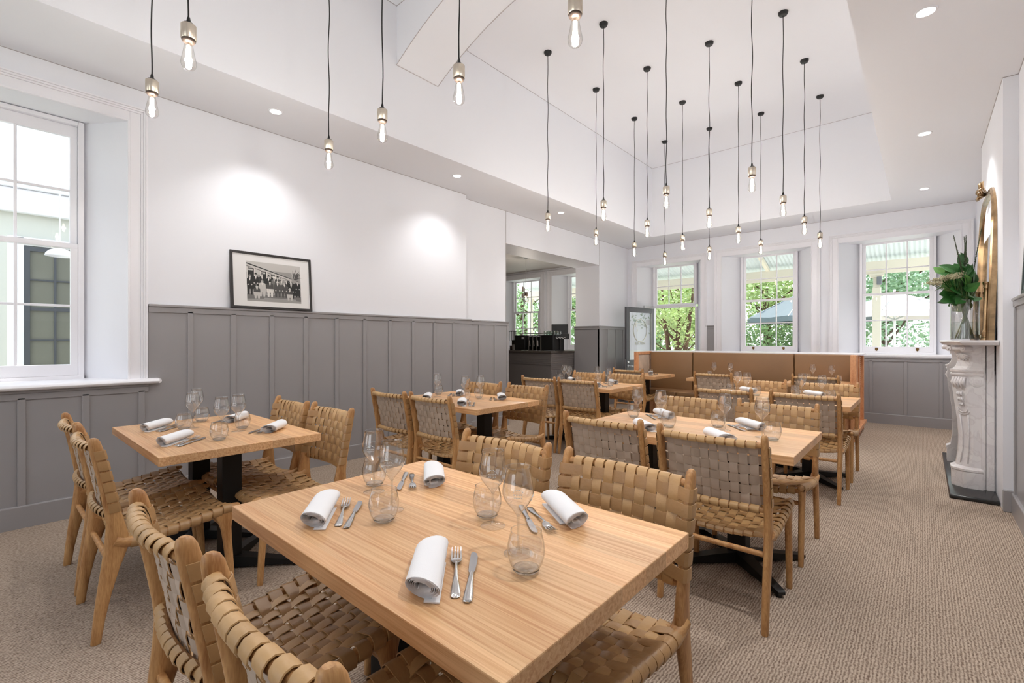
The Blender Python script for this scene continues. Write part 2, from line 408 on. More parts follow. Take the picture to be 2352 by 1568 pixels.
line((-4.859, 5.381, ZW), (-4.859, 5.381, H)); line((-4.859, 5.38, 2.811), (-4.859, 8.17, 2.811)); line((-4.859, 8.169, 2.81), (-4.859, 8.169, H), .0025)
struct('trim_shadow_lines', bm, M_SHADOW_LINE)

# ---- grey panelling: face plane, battens, cap, skirting
def panel_run(axis, pl, out, s0, s1, ztop, battens, nm, capd=.022, capz=.022, z0=0, base=True, cap_m=None):
    """pl is the panel face, out the +1/-1 direction into the room"""
    def B(bm, d0, d1, a, b, za, zb, bev=.003):
        lo, hi = (pl+out*d0), (pl+out*d1)
        if axis == 'x': box(bm, (min(lo, hi), a, za), (max(lo, hi), b, zb), bev)
        else: box(bm, (a, min(lo, hi), za), (b, max(lo, hi), zb), bev)
    bm = NB(); B(bm, -.03, 0, s0, s1, z0, ztop-capz, 0)
    for b in battens: B(bm, -.002, .011, b-.021, b+.021, z0, ztop-capz-.03)
    B(bm, -.002, .011, s0, s1, ztop-capz-.045, ztop-capz)
    struct('trim_'+nm, bm, M_GREY)
    bm = NB(); B(bm, -.03, capd, s0, s1, ztop-capz, ztop, .006); struct('trim_'+nm+'_cap', bm, cap_m or M_GREY)
    if base:
        bm = NB()
        p = [(0, 0), (.020, 0), (.020, ZB-.008), (.0175, ZB-.002), (.014, ZB), (0, ZB)]
        poly = [(pl+out*a, b) for a, b in p]
        if axis == 'x':
            rings(bm, [[Vector((a, s, b)) for a, b in poly] for s in (s0, s1)])
        else:
            rings(bm, [[Vector((s, a, b)) for a, b in poly] for s in (s0, s1)])
        bmesh.ops.recalc_face_normals(bm, faces=bm.faces[:])
        struct('baseboard_'+nm, bm, M_GREY)
bt = [.518+.3325*i for i in range(-8, 12)]
panel_run('x', -4.71, 1, .895, 4.50, ZW, [b for b in bt if b > 1.0], 'left')
panel_run('x', -4.71, 1, -2.3, .895, .955, [b for b in bt if b < .89], 'left_under_window')
panel_run('x', -4.84, 1, 4.50, 5.42, ZW, [4.785, 5.116], 'left_setback')
bm = NB(); box(bm, (-5.42, 5.38, 0), (-4.832, 5.42, ZW)); struct('trim_opening_near', bm, M_GREY)
panel_run('y', 8.135, -1, -5.43, -4.832, ZW, [], 'opening_far')
panel_run('x', -4.84, 1, 8.135, 9.38, ZW, [8.47, 8.8, 9.13], 'left_far')
panel_run('y', 9.375, -1, -1.25, .56, 1.045, [-1.02, -.62, -.197, .205], 'back')
panel_run('y', 9.385, -1, -3.19, -3.03, ZW, [], 'back_pier', base=False)
panel_run('x', .523, -1, -2.3, 5.15, 1.62, [5.1, 4.6, 4.1, 3.6], 'right', capd=.02)
bm = NB(); box(bm, (.46, 5.135, 0), (.545, 5.17, .165), .006); struct('baseboard_chimney', bm, M_GREY)
bm = NB(); box(bm, (.44, 6.88, 0), (.575, 6.90, ZB)); box(bm, (.545, 6.9, 0), (.575, 9.4, ZB)); struct('baseboard_right', bm, M_GREY)

# ---- windows
def frame_profile(bm, axis, pl, out, s0, s1, z0, z1, w, d, inner_step=None, bottom=True):
    """architrave: flat board with raised outer back-band and an inner bead around an opening s0..s1, z0..z1"""
    def B(a, b, za, zb, dd, bev=.004):
        lo, hi = sorted((pl, pl+out*dd))
        if axis == 'x': box(bm, (lo, a, za), (hi, b, zb), bev)
        else: box(bm, (a, lo, za), (b, hi, zb), bev)
    zb0 = z0
    for k, (o0, o1, dd) in enumerate(((0, .014, d*1.15), (.014, w*.66, d*.62), (w*.66, w*.78, d*1.0), (w*.78, w*.9, d*1.35), (w*.9, w, d*1.7))):
        B(s0-o1, s0-o0, zb0, z1+o1, dd, .003); B(s1+o0, s1+o1, zb0, z1+o1, dd, .003)
        B(s0-o0, s1+o0, z1+o0, z1+o1, dd, .003)
def sash_window(nm, axis, pl, out, c, z0, z1, gw, zg0, zg1, zmeet, zb_hi, zb_lo, full=True, lifts=2, lab=None):
    """two-over sash in plane pl; out = +-1 towards the room; glass width gw centred on c"""
    root = empty(nm, (0, 0, 0), kind='structure')
    def B(bm, a, b, za, zb, d0, d1, bev=.004):
        lo, hi = sorted((pl+out*d0, pl+out*d1))
        if axis == 'x': box(bm, (lo, a, za), (hi, b, zb), bev)
        else: box(bm, (a, lo, za), (b, hi, zb), bev)
    g0, g1 = c-gw/2, c+gw/2; st = .045
    bm = NB()                                   # box frame
    B(bm, g0-st-.035, g0-st, z0, z1, -.03, .06); B(bm, g1+st, g1+st+.035, z0, z1, -.03, .06)
    B(bm, g0-st, g1+st, z1-.03, z1, -.03, .06)
    if full: B(bm, g0-st-.035, g1+st+.035, z0, z0+.028, -.03, .066)
    finish(bm, 'window_frame', M_TRIM, root)
    def sash(za, zb, rail_b, rail_t, d0, bars_z, name):
        bm = NB()
        B(bm, g0-st, g0, za, zb, d0, d0+.035); B(bm, g1, g1+st, za, zb, d0, d0+.035)
        B(bm, g0-st, g1+st, za, za+rail_b, d0, d0+.036); B(bm, g0-st, g1+st, zb-rail_t, zb, d0, d0+.036)
        for k in (1, 2):
            s = g0+gw*k/3; B(bm, s-.009, s+.009, za+rail_b*.9, zb-rail_t*.9, d0+.004, d0+.032, .003)
        for z in bars_z: B(bm, g0-.001, g1+.001, z-.009, z+.009, d0+.006, d0+.030, .003)
        sh = finish(bm, name, M_TRIM, root)
        bm = NB()
        pts = [(g0, za+rail_b), (g1, za+rail_b), (g1, zb-rail_t), (g0, zb-rail_t)]
        q = pl+out*(d0+.018)
        quad(bm, [((q, s, z) if axis == 'x' else (s, q, z)) for s, z in pts]); finish(bm, 'pane', M_PANE, sh)
    sash(zmeet-.02, z1-.03, .04, (z1-.03)-zg1, -.02, [zb_hi], 'upper_sash')
    if full: sash(z0+.028, zmeet+.02, zg0-z0-.028, .04, .018, [zb_lo], 'lower_sash')
    bl = [c] if lifts == 1 else ([c-gw*.32, c+gw*.32] if lifts == 2 else [])
    for s in bl:                                # brass finger lifts on the bottom rail
        bm = NB(); zc = (z0+.028+zg0)/2
        poly = [(-.019, .024), (.019, .024), (.019, -.008), (.010, -.020), (0, -.027), (-.010, -.020), (-.019, -.008)]
        d = pl+out*.053
        r0 = [(Vector((d, s+a, zc+b)) if axis == 'x' else Vector((s+a, d, zc+b))) for a, b in poly]
        r1 = [(v+Vector((out*.009, 0, 0)) if axis == 'x' else v+Vector((0, out*.009, 0))) for v in r0]
        rings(bm, [r0, r1]); bmesh.ops.recalc_face_normals(bm, faces=bm.faces[:])
        lf = finish(bm, 'sash_lift', M_BRASS, root)
    if full:
        bm = NB()
        B(bm, c-.03, c+.03, zmeet+.02, zmeet+.034, .02, .05)
        finish(bm, 'sash_catch', M_BRASS, root)
    return root
# left window
sash_window('window_1', 'x', -5.07, 1, .02, 1.0, 3.03, .885, 1.117, 2.91, 2.045, 2.485, 1.574, lifts=1)
bm = NB(); frame_profile(bm, 'x', XL, 1, -.72, .765, .985, 3.035, .125, .022); struct('trim_window_left', bm, M_TRIM)
bm = NB()
prof = [(-5.06, .962), (-4.665, .955), (-4.650, .958), (-4.640, .966), (-4.636, .976), (-4.640, .986), (-4.650, .994), (-4.665, .997), (-5.06, 1.004)]
rings(bm, [[Vector((a, s, b)) for a, b in prof] for s in (-.93, .955)]); tube(bm, [(-4.73, .955, .976), (-4.66, .955, .976)], .02, 10)
bmesh.ops.recalc_face_normals(bm, faces=bm.faces[:]); struct('trim_sill_left', bm, M_TRIM, smooth=True)
# back windows
for i, c in enumerate((-8.02, -6.2, -2.165, -.315)):
    sash_window('window_%d' % (i+2), 'y', YB+.36, -1, c, 1.09, 2.95, .79, 1.205, 2.885, 2.063, 2.47, 1.633)
    bm = NB(); frame_profile(bm, 'y', YB, -1, c-.73, c+.73, 1.0, 2.915, .135, .022); struct('trim_window_back_%d' % (i+1), bm, M_TRIM)
    bm = NB(); box(bm, (c-.9, YB-.045, 1.045), (c+.9, YB+.33, 1.09), .012); struct('trim_sill_back_%d' % (i+1), bm, M_TRIM)
# transom light over the open glass door
sash_window('window_6', 'y', YB+.36, -1, -3.96, 2.06, 2.95, .79, 2.10, 2.87, 2.07, 2.47, 0, full=False, lifts=0)
bm = NB(); frame_profile(bm, 'y', YB, -1, -4.645, -3.295, 0, 2.90, .125, .022); struct('trim_door_surround', bm, M_TRIM)
bm = NB()
for a, b in ((-4.434, -4.40), (-3.52, -3.486)): box(bm, (a, YB+.305, 0), (b, YB+.395, 2.01), .004)
box(bm, (-4.40, YB+.30, 2.005), (-3.52, YB+.40, 2.062), .004)
struct('trim_door_frame', bm, M_TRIM)
bm = NB()                                    # plain frames in the added, unseen rear fill openings
for (a, b, z0) in ((-4.1, -2.7, .9), (-1.7, .1, .5)):
    box(bm, (a, -2.6, z0), (a+.06, -2.55, 3)); box(bm, (b-.06, -2.6, z0), (b, -2.55, 3)); box(bm, (a, -2.6, 2.94), (b, -2.55, 3)); box(bm, (a, -2.6, z0), (b, -2.55, z0+.08))
    for k in (1, 2): s = a+(b-a)*k/3; box(bm, (s-.01, -2.59, z0), (s+.01, -2.56, 3))
    for k in (1, 2, 3): z = z0+(3-z0)*k/4; box(bm, (a, -2.59, z-.01), (b, -2.56, z+.01))
struct('window_7', bm, M_TRIM)

# ------------------------------------------------------------------ the woven leather chair (faces +Y)
def yb(z):          # centre line of the leaning rear post
    K = [(0, -.262), (.15, -.245), (.30, -.215), (.40, -.192), (.46, -.192), (.52, -.200), (.62, -.218), (.75, -.243), (.86, -.266), (.90, -.274)]
    for (a, ya), (b, yb_) in zip(K, K[1:]):
        if z <= b: t = (z-a)/(b-a); return ya+(yb_-ya)*t
    return K[-1][1]
def strap(bm, pts, side, width, th, top=0, crown=.0006):
    """flat strap along pts; side = list of lateral unit vectors; face normals up = cross"""
    n = len(pts); rs = []
    for i in range(n):
        d = (pts[min(i+1, n-1)]-pts[max(i-1, 0)]).normalized(); s = side[i]
        u = s.cross(d).normalized()
        w = width/2
        rs.append([pts[i]-s*w, pts[i]-s*(w-.0007)+u*th, pts[i]-s*w*.4+u*(th+crown), pts[i]+s*w*.4+u*(th+crown), pts[i]+s*(w-.0007)+u*th, pts[i]+s*w, pts[i]])
    # the first and last columns get a little edge thickness
    vr = []
    for r in rs: vr.append([bm.verts.new(p) for p in r])
    m = len(rs[0])
    for a, b in zip(vr, vr[1:]):
        for k in range(m):
            j = (k+1) % m
            f = bm.faces.new([a[k], a[j], b[j], b[k]]); f.material_index = top+(0 if k < 5 else 1)
    bm.faces.new(list(reversed(vr[0]))); bm.faces.new(vr[-1])
def wv(ph): return max(-1, min(1, 1.7*cos(pi*ph)))
def make_chair(label):
    root = empty('woven_dining_chair', label=label, cat='chair')
    sx = .24
    for s in (-1, 1):
        bm = NB()       # rear leg and back post in one piece
        secs = [(0, .016, .013), (.004, .018, .0145), (.10, .021, .0155), (.20, .026, .016), (.30, .033, .0165), (.38, .042, .017), (.44, .041, .017),
                (.50, .032, .0165), (.56, .028, .016), (.66, .026, .016), (.76, .025, .0155), (.83, .024, .015), (.865, .021, .0145), (.878, .016, .012), (.884, .008, .007)]
        loft(bm, [(s*sx, yb(z), z, hx, hy) for z, hy, hx in secs], 14)
        finish(bm, 'rear_leg', M_TEAK, root, True)
        bm = NB()
        secs = [(0, .262, .013, .0135), (.004, .262, .0145, .015), (.15, .254, .016, .017), (.28, .243, .0165, .020), (.35, .236, .017, .024), (.39, .232, .0175, .034), (.42, .228, .0175, .046), (.435, .226, .015, .05)]
        loft(bm, [(s*sx, y, z, hx, hy) for z, y, hx, hy in secs], 14)
        finish(bm, 'front_leg', M_TEAK, root, True)
        bm = NB()
        P = [(-.20, .425), (-.165, .408), (-.12, .400), (-.06, .402), (.04, .414), (.14, .430), (.23, .446), (.27, .453), (.292, .456), (.300, .457)]
        tube(bm, [(s*sx, y, z) for y, z in P], [.026, .025, .022, .0205, .0195, .019, .0185, .017, .011, .004], 12, flat=1.0)
        finish(bm, 'seat_rail', M_TEAKH, root, True)
    for nm, y, z, r in (('rear_stretcher', -.215, .335, .0125), ('front_stretcher', .238, .355, .0125), ('front_bar', .262, .437, .013), ('rear_bar', -.165, .412, .012)):
        bm = NB(); sag = .030 if nm.endswith('bar') else 0
        tube(bm, [(-sx+2*sx*k/10, y, z-sag*(1-(2*k/10-1)**2)) for k in range(11)], r, 10)
        finish(bm, nm, M_TEAKH, root, True)
    for nm, zc in (('top_rail', .836), ('lower_rail', .535)):
        bm = NB(); y0 = yb(zc)-.002
        tube(bm, [(-sx+2*sx*k/12, y0-.034*(1-(2*k/12-1)**2), zc) for k in range(13)], .0135, 10)
        finish(bm, nm, M_TEAKH, root, True)
    # --- woven back
    bm = NB(); NV, NH = 10, 6; zlo, zhi = .548, .832; xw = .212; dz = (zhi-zlo)/NH; dx = 2*xw/NV; amp = .0030
    bow = lambda x: .034*(1-min(1, abs(x)/sx)**2)
    face = lambda x, z: yb(z)-bow(x)+.016*(1-.0*x)+(.012 if abs(x) > .2 else 0)
    ys = lambda x, z: yb(z)-bow(x)+.016
    for i in range(NV):
        x = -xw+dx*(i+.5); pts = []; r = .0165
        zb_, yb_ = .535, yb(.535)-.002-bow(x)
        for a in (250, 290, 330, 0): t = math.radians(a-0); pts.append(Vector((x, yb_-r*cos(math.radians(a-180))*1.0 if False else yb_+r*cos(math.radians(a)), zb_+r*sin(math.radians(a)))))
        m = NH*4
        for k in range(1, m):
            z = zlo+(zhi-zlo)*k/m; ph = (k/4-.5)
            pts.append(Vector((x, ys(x, z)+amp*wv(ph)*(1 if i % 2 else -1), z)))
        yt = yb(.836)-.002-bow(x)
        for a in (20, 55, 90, 125, 160, 190, 225): pts.append(Vector((x, yt+(r+.001)*cos(math.radians(a)), .836+(r+.001)*sin(math.radians(a)))))
        pts = [p for p in pts]
        # path climbs the front (+Y side): lateral -X makes the outer face point outwards
        strap(bm, pts, [Vector((-1, 0, 0))]*len(pts), dx*.86, .0026)
        # strap end wrapped under the lower rail, seen from behind
        pts = [Vector((x, yb_+r*cos(math.radians(a)), zb_+r*sin(math.radians(a)))) for a in (90, 120, 150, 180, 210, 240, 270)]
        strap(bm, pts, [Vector((-1, 0, 0))]*len(pts), dx*.86, .0026)
    for j in range(NH):
        z = zlo+dz*(j+.5); pts = []; sd = []
        yp = yb(z)
        X_ = sx+.0175
        L = [(-X_, yp-.012), (-X_-.001, yp+.006), (-X_+.001, yp+.020), (-X_+.008, yp+.0265), (-X_+.022, yp+.025)]
        for x, y in L: pts.append(Vector((x, y, z)))
        m = NV*4
        for k in range(1, m):
            x = -xw+2*xw*k/m; ph = (k/4-.5)
            pts.append(Vector((x, ys(x, z)+amp*wv(ph)*(-1 if j % 2 else 1), z)))
        for x, y in reversed(L): pts.append(Vector((-x, y, z)))
        sd = [Vector((0, -(yb(z+.01)-yb(z-.01))/.02*-1, 1)).normalized()]*len(pts)
        strap(bm, pts, sd, dz*.87, .0026, 2)
    back = finish(bm, 'woven_back', [M_LEATHER, M_SUEDE, M_LEATHER_SHADED, M_SUEDE_SHADED], root, True)
    # --- woven seat
    bm = NB(); NL, NC = 10, 9; ya, yz = -.150, .262; xw = .215; dx = 2*xw/NL; dy = (yz-ya)/NC; amp = .0030
    P = [(-.20, .425), (-.165, .408), (-.12, .400), (-.06, .402), (.04, .414), (.14, .430), (.23, .446), (.30, .457)]
    def zr(y):
        for (a, za), (b, zb_) in zip(P, P[1:]):
            if y <= b: return za+(zb_-za)*(y-a)/(b-a)
        return P[-1][1]
    sag = lambda x: .034*(1-min(1, abs(x)/.235)**2)
    zs = lambda x, y: zr(y)+.018-sag(x)
    for i in range(NL):
        x = -xw+dx*(i+.5); pts = []; r = .0165; zf = .437-sag(x)*.9; zrb = .412-sag(x)*.9
        for a in (200, 165, 130): pts.append(Vector((x, -.165+r*cos(math.radians(a)), zrb+r*sin(math.radians(a)))))
        m = NC*4
        for k in range(1, m):
            y = ya+(yz-ya)*k/m; ph = k/4-.5
            pts.append(Vector((x, y, zs(x, y)+amp*wv(ph)*(1 if i % 2 else -1))))
        for a in (60, 25, -10, -50, -90): pts.append(Vector((x, .262+(r+.002)*cos(math.radians(a)), zf+.002+(r+.001)*sin(math.radians(a)))))
        strap(bm, pts, [Vector((1, 0, 0))]*len(pts), dx*.87, .0026)
    for j in range(NC):
        y = ya+dy*(j+.5); pts = []; z0 = zr(y); rr_ = .022
        L = [(-sx+rr_*cos(math.radians(a)), z0+rr_*sin(math.radians(a))) for a in (255, 215, 180, 145, 110, 75)]
        for x, z in L: pts.append(Vector((x, y, z)))
        m = NL*4
        for k in range(1, m):
            x = -xw+2*xw*k/m; ph = k/4-.5
            pts.append(Vector((x, y, zs(x, y)+amp*wv(ph)*(1 if j % 2 == 0 else -1))))
        for x, z in reversed(L): pts.append(Vector((-x, y, z)))
        strap(bm, pts, [Vector((0, -1, 0))]*len(pts), dy*.88, .0026, 2)
    finish(bm, 'woven_seat', [M_LEATHER, M_SUEDE, M_LEATHER_SHADED, M_SUEDE_SHADED], root, True)
    return root

TN = {  # how each table is called in the labels
 'T1': 'the table nearest the camera', 'T2': 'the left window table', 'T3': 'the second left-row table', 'T4': 'the second right-row table',
 'T5': 'the third left-row table', 'T7': 'the third right-row table', 'T6': 'the left corner banquette table', 'T9': 'the middle banquette table', 'T8': 'the right banquette table'}
CHAIRS = [  # x, y of the back's top, facing (+1 = towards the back wall), table, which
 (-1.42, .285, 1, 'T1', 'near left'), (-.81, .295, 1, 'T1', 'near right'), (-1.39, 1.535, -1, 'T1', 'far left'), (-.806, 1.525, -1, 'T1', 'far right'),
 (-3.49, .32, 1, 'T2', 'near left'), (-2.90, .315, 1, 'T2', 'near right'), (-3.45, 1.50, -1, 'T2', 'far left'), (-2.89, 1.515, -1, 'T2', 'far right'),
 (-3.44, 2.30, 1, 'T3', 'near left'), (-2.92, 2.33, 1, 'T3', 'near right'), (-3.50, 3.53, -1, 'T3', 'far left'), (-2.92, 3.55, -1, 'T3', 'far right'),
 (-1.365, 2.31, 1, 'T4', 'near left'), (-.765, 2.275, 1, 'T4', 'near right'), (-1.37, 3.66, -1, 'T4', 'far left'), (-.765, 3.655, -1, 'T4', 'far right'),
 (-3.45, 4.39, 1, 'T5', 'near left'), (-2.915, 4.40, 1, 'T5', 'near right'), (-3.50, 5.62, -1, 'T5', 'far left'), (-2.98, 5.70, -1, 'T5', 'far right'),
 (-1.375, 4.46, 1, 'T7', 'near left'), (-.735, 4.48, 1, 'T7', 'near right'), (-1.35, 5.73, -1, 'T7', 'far left'), (-.73, 5.80, -1, 'T7', 'far right'),
 (-3.38, 6.52, 1, 'T6', 'only'), (-2.13, 6.52, 1, 'T9', 'only'), (-1.0, 6.80, 1, 'T8', 'only')]
proto = None
for x, ytop, f, t, w in CHAIRS:
    lab = 'woven tan leather chair drawn up to ' + TN[t]
    if w != 'only': lab = 'woven tan leather chair, %s seat of %s' % (w, TN[t])
    y = ytop+.272*f; rz = 0 if f > 0 else pi
    rz += random.uniform(-.012, .012)
    if proto is None: proto = make_chair(lab); proto.location = (x, y, 0); proto['group'] = 'woven leather dining chairs'; proto.rotation_euler = (0, 0, rz)
    else: dup(proto, (x, y, 0), rz, lab)

# ------------------------------------------------------------------ tables
def make_table(lx, ly, cols, label):
    root = empty('dining_table', label=label, cat='table', group='timber topped pedestal tables')
    bm = NB(); box(bm, (-lx/2, -ly/2, .705), (lx/2, ly/2, .75), .003); finish(bm, 'tabletop', M_TOP, root)
    for cx in cols:
        bm = NB(); box(bm, (cx-.05, -.05, .03), (cx+.05, .05, .70), .004); c = finish(bm, 'pedestal', M_BLACK, root)
        bm = NB(); box(bm, (cx-.2, -.2, .696), (cx+.2, .2, .705), .002); finish(bm, 'top_plate', M_BLACK, root)
        for k in range(4):
            bm = NB(); a = math.radians((-45 if cx <= 0 else -45)+90*k)
            t = bmesh.new()
            pts = [(0, .05, .028, .062), (.40, .014, .022, .036)]
            rs = []
            for d, w, z0, z1 in ((.0, .042, .012, .075), (.12, .034, .012, .066), (.385, .022, .014, .036), (.40, .018, .016, .032)):
                rs.append([Vector((d, -w, z0)), Vector((d, w, z0)), Vector((d, w, z1)), Vector((d, -w, z1))])
            rings(t, rs); bmesh.ops.recalc_face_normals(t, faces=t.faces[:])
            merge(bm, t, 0, Matrix.Translation((cx, 0, 0)) @ Matrix.Rotation(a, 4, 'Z'))
            cc = Matrix.Translation((cx, 0, 0)) @ Matrix.Rotation(a, 4, 'Z') @ Vector((.375, 0, 0))
            lathe(bm, [(.002, 0), (.017, 0), (.017, .014), (.002, .016)], 10, 0, tuple(cc))
            finish(bm, 'base_arm', M_BLACK, root)
    return root
TABLES = {'T1': (-1.116, .947, 1.225, .79, (-.28, .28)), 'T2': (-3.287, .947, 1.18, .79, (-.28, .28)), 'T3': (-3.26, 3.01, 1.19, .81, (-.28, .28)),
 'T4': (-1.095, 2.95, 1.275, .82, (-.28, .28)), 'T5': (-3.255, 5.105, 1.21, .82, (-.28, .28)), 'T7': (-1.09, 5.19, 1.28, .85, (-.28, .28)),
 'T6': (-3.40, 7.17, .66, .80, (0,)), 'T9': (-2.29, 7.32, .70, .80, (0,)), 'T8': (-1.04, 7.33, .70, .80, (0,))}
for k, (x, y, lx, ly, cols) in TABLES.items():
    t = make_table(lx, ly, cols, {'T1': 'large oiled timber table nearest the camera, laid for four', 'T2': 'timber table beside the left-hand window, laid for four',
      'T3': 'timber table second along the grey panelling, laid for four', 'T4': 'timber table second in the right-hand row, behind the nearest one',
      'T5': 'timber table third in the left-hand row, before the bar opening', 'T7': 'timber table third in the right-hand row, nearest the timber banquette end',
      'T6': 'small timber table in the left corner of the banquette', 'T9': 'small timber table at the middle of the banquette',
      'T8': 'small timber table at the right end of the banquette'}[k])
    t.location = (x, y, 0)

# ------------------------------------------------------------------ table settings
def make_wine():
    r = empty('wine_glass', cat='wine glass', group='stemmed wine glasses')
    bm = NB(); prof = [(.003, .095), (.006, .100), (.014, .112), (.025, .125), (.035, .139), (.0402, .152), (.0413, .161), (.0395, .176), (.0362, .194), (.0332, .210), (.0315, .2235), (.0322, .225)]
    lathe(bm, prof, 32); lathe(bm, [(.0313, .2238), (.0325, .2252), (.0313, .2258)], 32, 1)
    bowl = finish(bm, 'bowl', [M_GLASS, M_THICK], r, 'all')
    bm = NB()                                   # small etched emblem: an arc of marks over two rows
    def dash(az, z, w, h):
        rr_ = .0413+.0006-abs(z-.161)*.12; a0, a1 = math.radians(-50+az-w), math.radians(-50+az+w)
        quad(bm, [Vector((rr_*cos(a_), rr_*sin(a_), z_)) for a_, z_ in ((a0, z-h), (a1, z-h), (a1, z+h), (a0, z+h))])
    for k in range(7): q = (k-3)/3; dash(q*17, .176-.006*q*q, 1.7, .0011)
    for k in range(4): dash(-13+k*8.6, .1635, 2.6, .0014)
    for k in range(5): dash(-13+k*6.5, .1560, 2.0, .0009)
    finish(bm, 'etched_emblem', mat('etched_white', (236, 236, 236), .6), bowl)
    bm = NB(); lathe(bm, [(.0045, .1), (.0038, .09), (.0033, .06), (.0036, .02), (.006, .008), (.010, .0045)], 14); finish(bm, 'stem', M_THICK, r, 'all')
    bm = NB(); lathe(bm, [(.009, .005), (.020, .0028), (.036, .0014), (.0375, .0006), (.036, 0.0003)], 32); finish(bm, 'foot', M_FOOT, r, 'all')
    return r
def make_tumbler():
    r = empty('tumbler', cat='water glass', group='stemless water glasses')
    bm = NB(); lathe(bm, [(.022, .006), (.031, .010), (.039, .022), (.0435, .038), (.0455, .052), (.0445, .066), (.041, .082), (.0365, .0985), (.0370, .100)], 32)
    lathe(bm, [(.0358, .0990), (.0374, .1002), (.0360, .1008)], 32, 1)
    finish(bm, 'glass_wall', [M_GLASS, M_THICK], r, 'all')
    bm = NB(); lathe(bm, [(.002, .0002), (.022, .0002), (.027, .003), (.033, .0105), (.028, .0125), (.018, .009), (.002, .008)], 28); finish(bm, 'base', M_THICK, r, 'all')
    return r
def make_napkin():
    bm = NB(); N = 60; rs0 = []
    for k in range(N):
        t = k/(N-1); a = -2.0 + t*2*pi*3.2; r = .040-.024*t
        rs0.append((a, r))
    def ring(x, skew):
        out = []; inn = []
        for a, r in rs0:
            y = cos(a)*r*1.12; z = sin(a)*r*.66
            xx = x + skew*(y*.55 - z*.25)
            out.append(Vector((xx, y, z+.0275))); inn.append(Vector((xx, y*(1-.0034/r), z*(1-.0040/r)+.0275)))
        return out+list(reversed(inn))
    L = .102; rs = [ring(-L, 1.0), ring(-L*.96, 1.0), ring(-L*.4, .5), ring(L*.4, -.2), ring(L*.97, -.7), ring(L, -.7)]
    rings(bm, rs, True, False)
    # loose flap lying flat beside the roll
    pts = [(-.118, -.036, .0012), (.060, -.036, .0012), (.060, -.012, .003), (-.112, -.002, .003)]
    t = bmesh.new(); rings(t, [[Vector((x, y, .0008)) for x, y, z in pts], [Vector((x, y, .004)) for x, y, z in pts]]); merge(bm, t)
    bmesh.ops.recalc_face_normals(bm, faces=bm.faces[:])
    o = finish(bm, 'rolled_napkin', M_CLOTH, None, True); return tag(o, cat='napkin', group='rolled linen napkins')
def flat_loft(bm, secs, seg=10):
    """secs along x: (x, z, half width, half height)"""
    rs = []
    for x, z, w, h in secs: rs.append([Vector((x, w*cos(2*pi*k/seg), z+h*sin(2*pi*k/seg))) for k in range(seg)])
    rings(bm, rs)
def make_fork():
    r = empty('dinner_fork', cat='fork', group='dinner forks')
    bm = NB(); flat_loft(bm, [(-.100, .0022, .004, .0008), (-.097, .003, .0092, .0018), (-.085, .003, .0104, .002), (-.06, .0034, .0086, .002), (-.02, .006, .0044, .0022), (.02, .010, .0030, .0022), (.034, .0095, .0042, .0017)])
    h = finish(bm, 'handle', M_STEEL, r, True)
    bm = NB(); flat_loft(bm, [(.030, .0095, .0038, .0016), (.040, .0075, .0105, .0013), (.050, .0055, .0128, .0012), (.060, .005, .0130, .0011)])
    for k in range(4):
        y = -.0108+.0072*k; t = bmesh.new()
        rs = [[Vector((x, y+a*w, z+b*.0009)) for a, b in ((-1, -1), (1, -1), (1, 1), (-1, 1))] for x, z, w in ((.056, .005, .0021), (.075, .0058, .0019), (.090, .0085, .0016), (.102, .0125, .0009))]
        rings(t, rs); merge(bm, t)
    finish(bm, 'tines', M_STEEL, r); r.scale = (1.1, 1.05, 1.05); return r
def make_knife():
    r = empty('dinner_knife', cat='knife', group='dinner knives')
    bm = NB(); flat_loft(bm, [(-.112, .0035, .004, .001), (-.109, .0042, .0092, .0030), (-.095, .0042, .0100, .0034), (-.06, .0044, .0086, .0032), (-.02, .0048, .0062, .0030), (.008, .005, .0056, .0030), (.014, .005, .0040, .0026)])
    finish(bm, 'handle', M_STEEL, r, True)
    bm = NB()
    out = [(.010, -.005), (.020, -.0085), (.06, -.0105), (.09, -.0105), (.108, -.007), (.116, 0), (.117, .004), (.110, .0075), (.06, .0085), (.02, .0075), (.010, .0055)]
    rings(bm, [[Vector((x, y, .0042)) for x, y in out], [Vector((x, y, .0056)) for x, y in out]]); bmesh.ops.recalc_face_normals(bm, faces=bm.faces[:])
    finish(bm, 'blade', mat('knife_blade', (190, 190, 192), .25, 1.0), r); return r
PROTO = {}
def put(kind, x, y, rz, label, z=.7502):
    if kind not in PROTO:
        o = {'wine': make_wine, 'tum': make_tumbler, 'nap': make_napkin, 'fork': make_fork, 'knife': make_knife}[kind]()
        PROTO[kind] = o; o.location = (x, y, z); o.rotation_euler = (0, 0, rz); o['label'] = label; return o
    return dup(PROTO[kind], (x, y, z), rz, label)
ANG = atan2(.69, -.72)           # all covers are laid askew, pointing to the far left
def cover(t, who, nx, ny, da=0, cut=True, nap=True, gap=.063):
    """napkin centre; near covers point away from their diner, far ones are turned round"""
    near = who.startswith('near') or who == 'only'
    a = ANG+da + (0 if near else pi); where = TN[t]
    if who != 'only': where = 'the %s place of %s' % (who, TN[t])
    if nap: put('nap', nx, ny, a, 'rolled white linen napkin at ' + where)
    if cut:
        s = Vector((cos(a-pi/2), sin(a-pi/2)))
        d = Vector((cos(a), sin(a)))
        f = Vector((nx, ny))+s*gap; k = Vector((nx, ny))+s*(gap+.036)-d*.008
        f = f+d*.010; put('fork', f.x, f.y, a+.04, 'steel fork beside the napkin at ' + where)
        put('knife', k.x, k.y, a-.05 if near else a-.08, 'steel knife beside the napkin at ' + where)
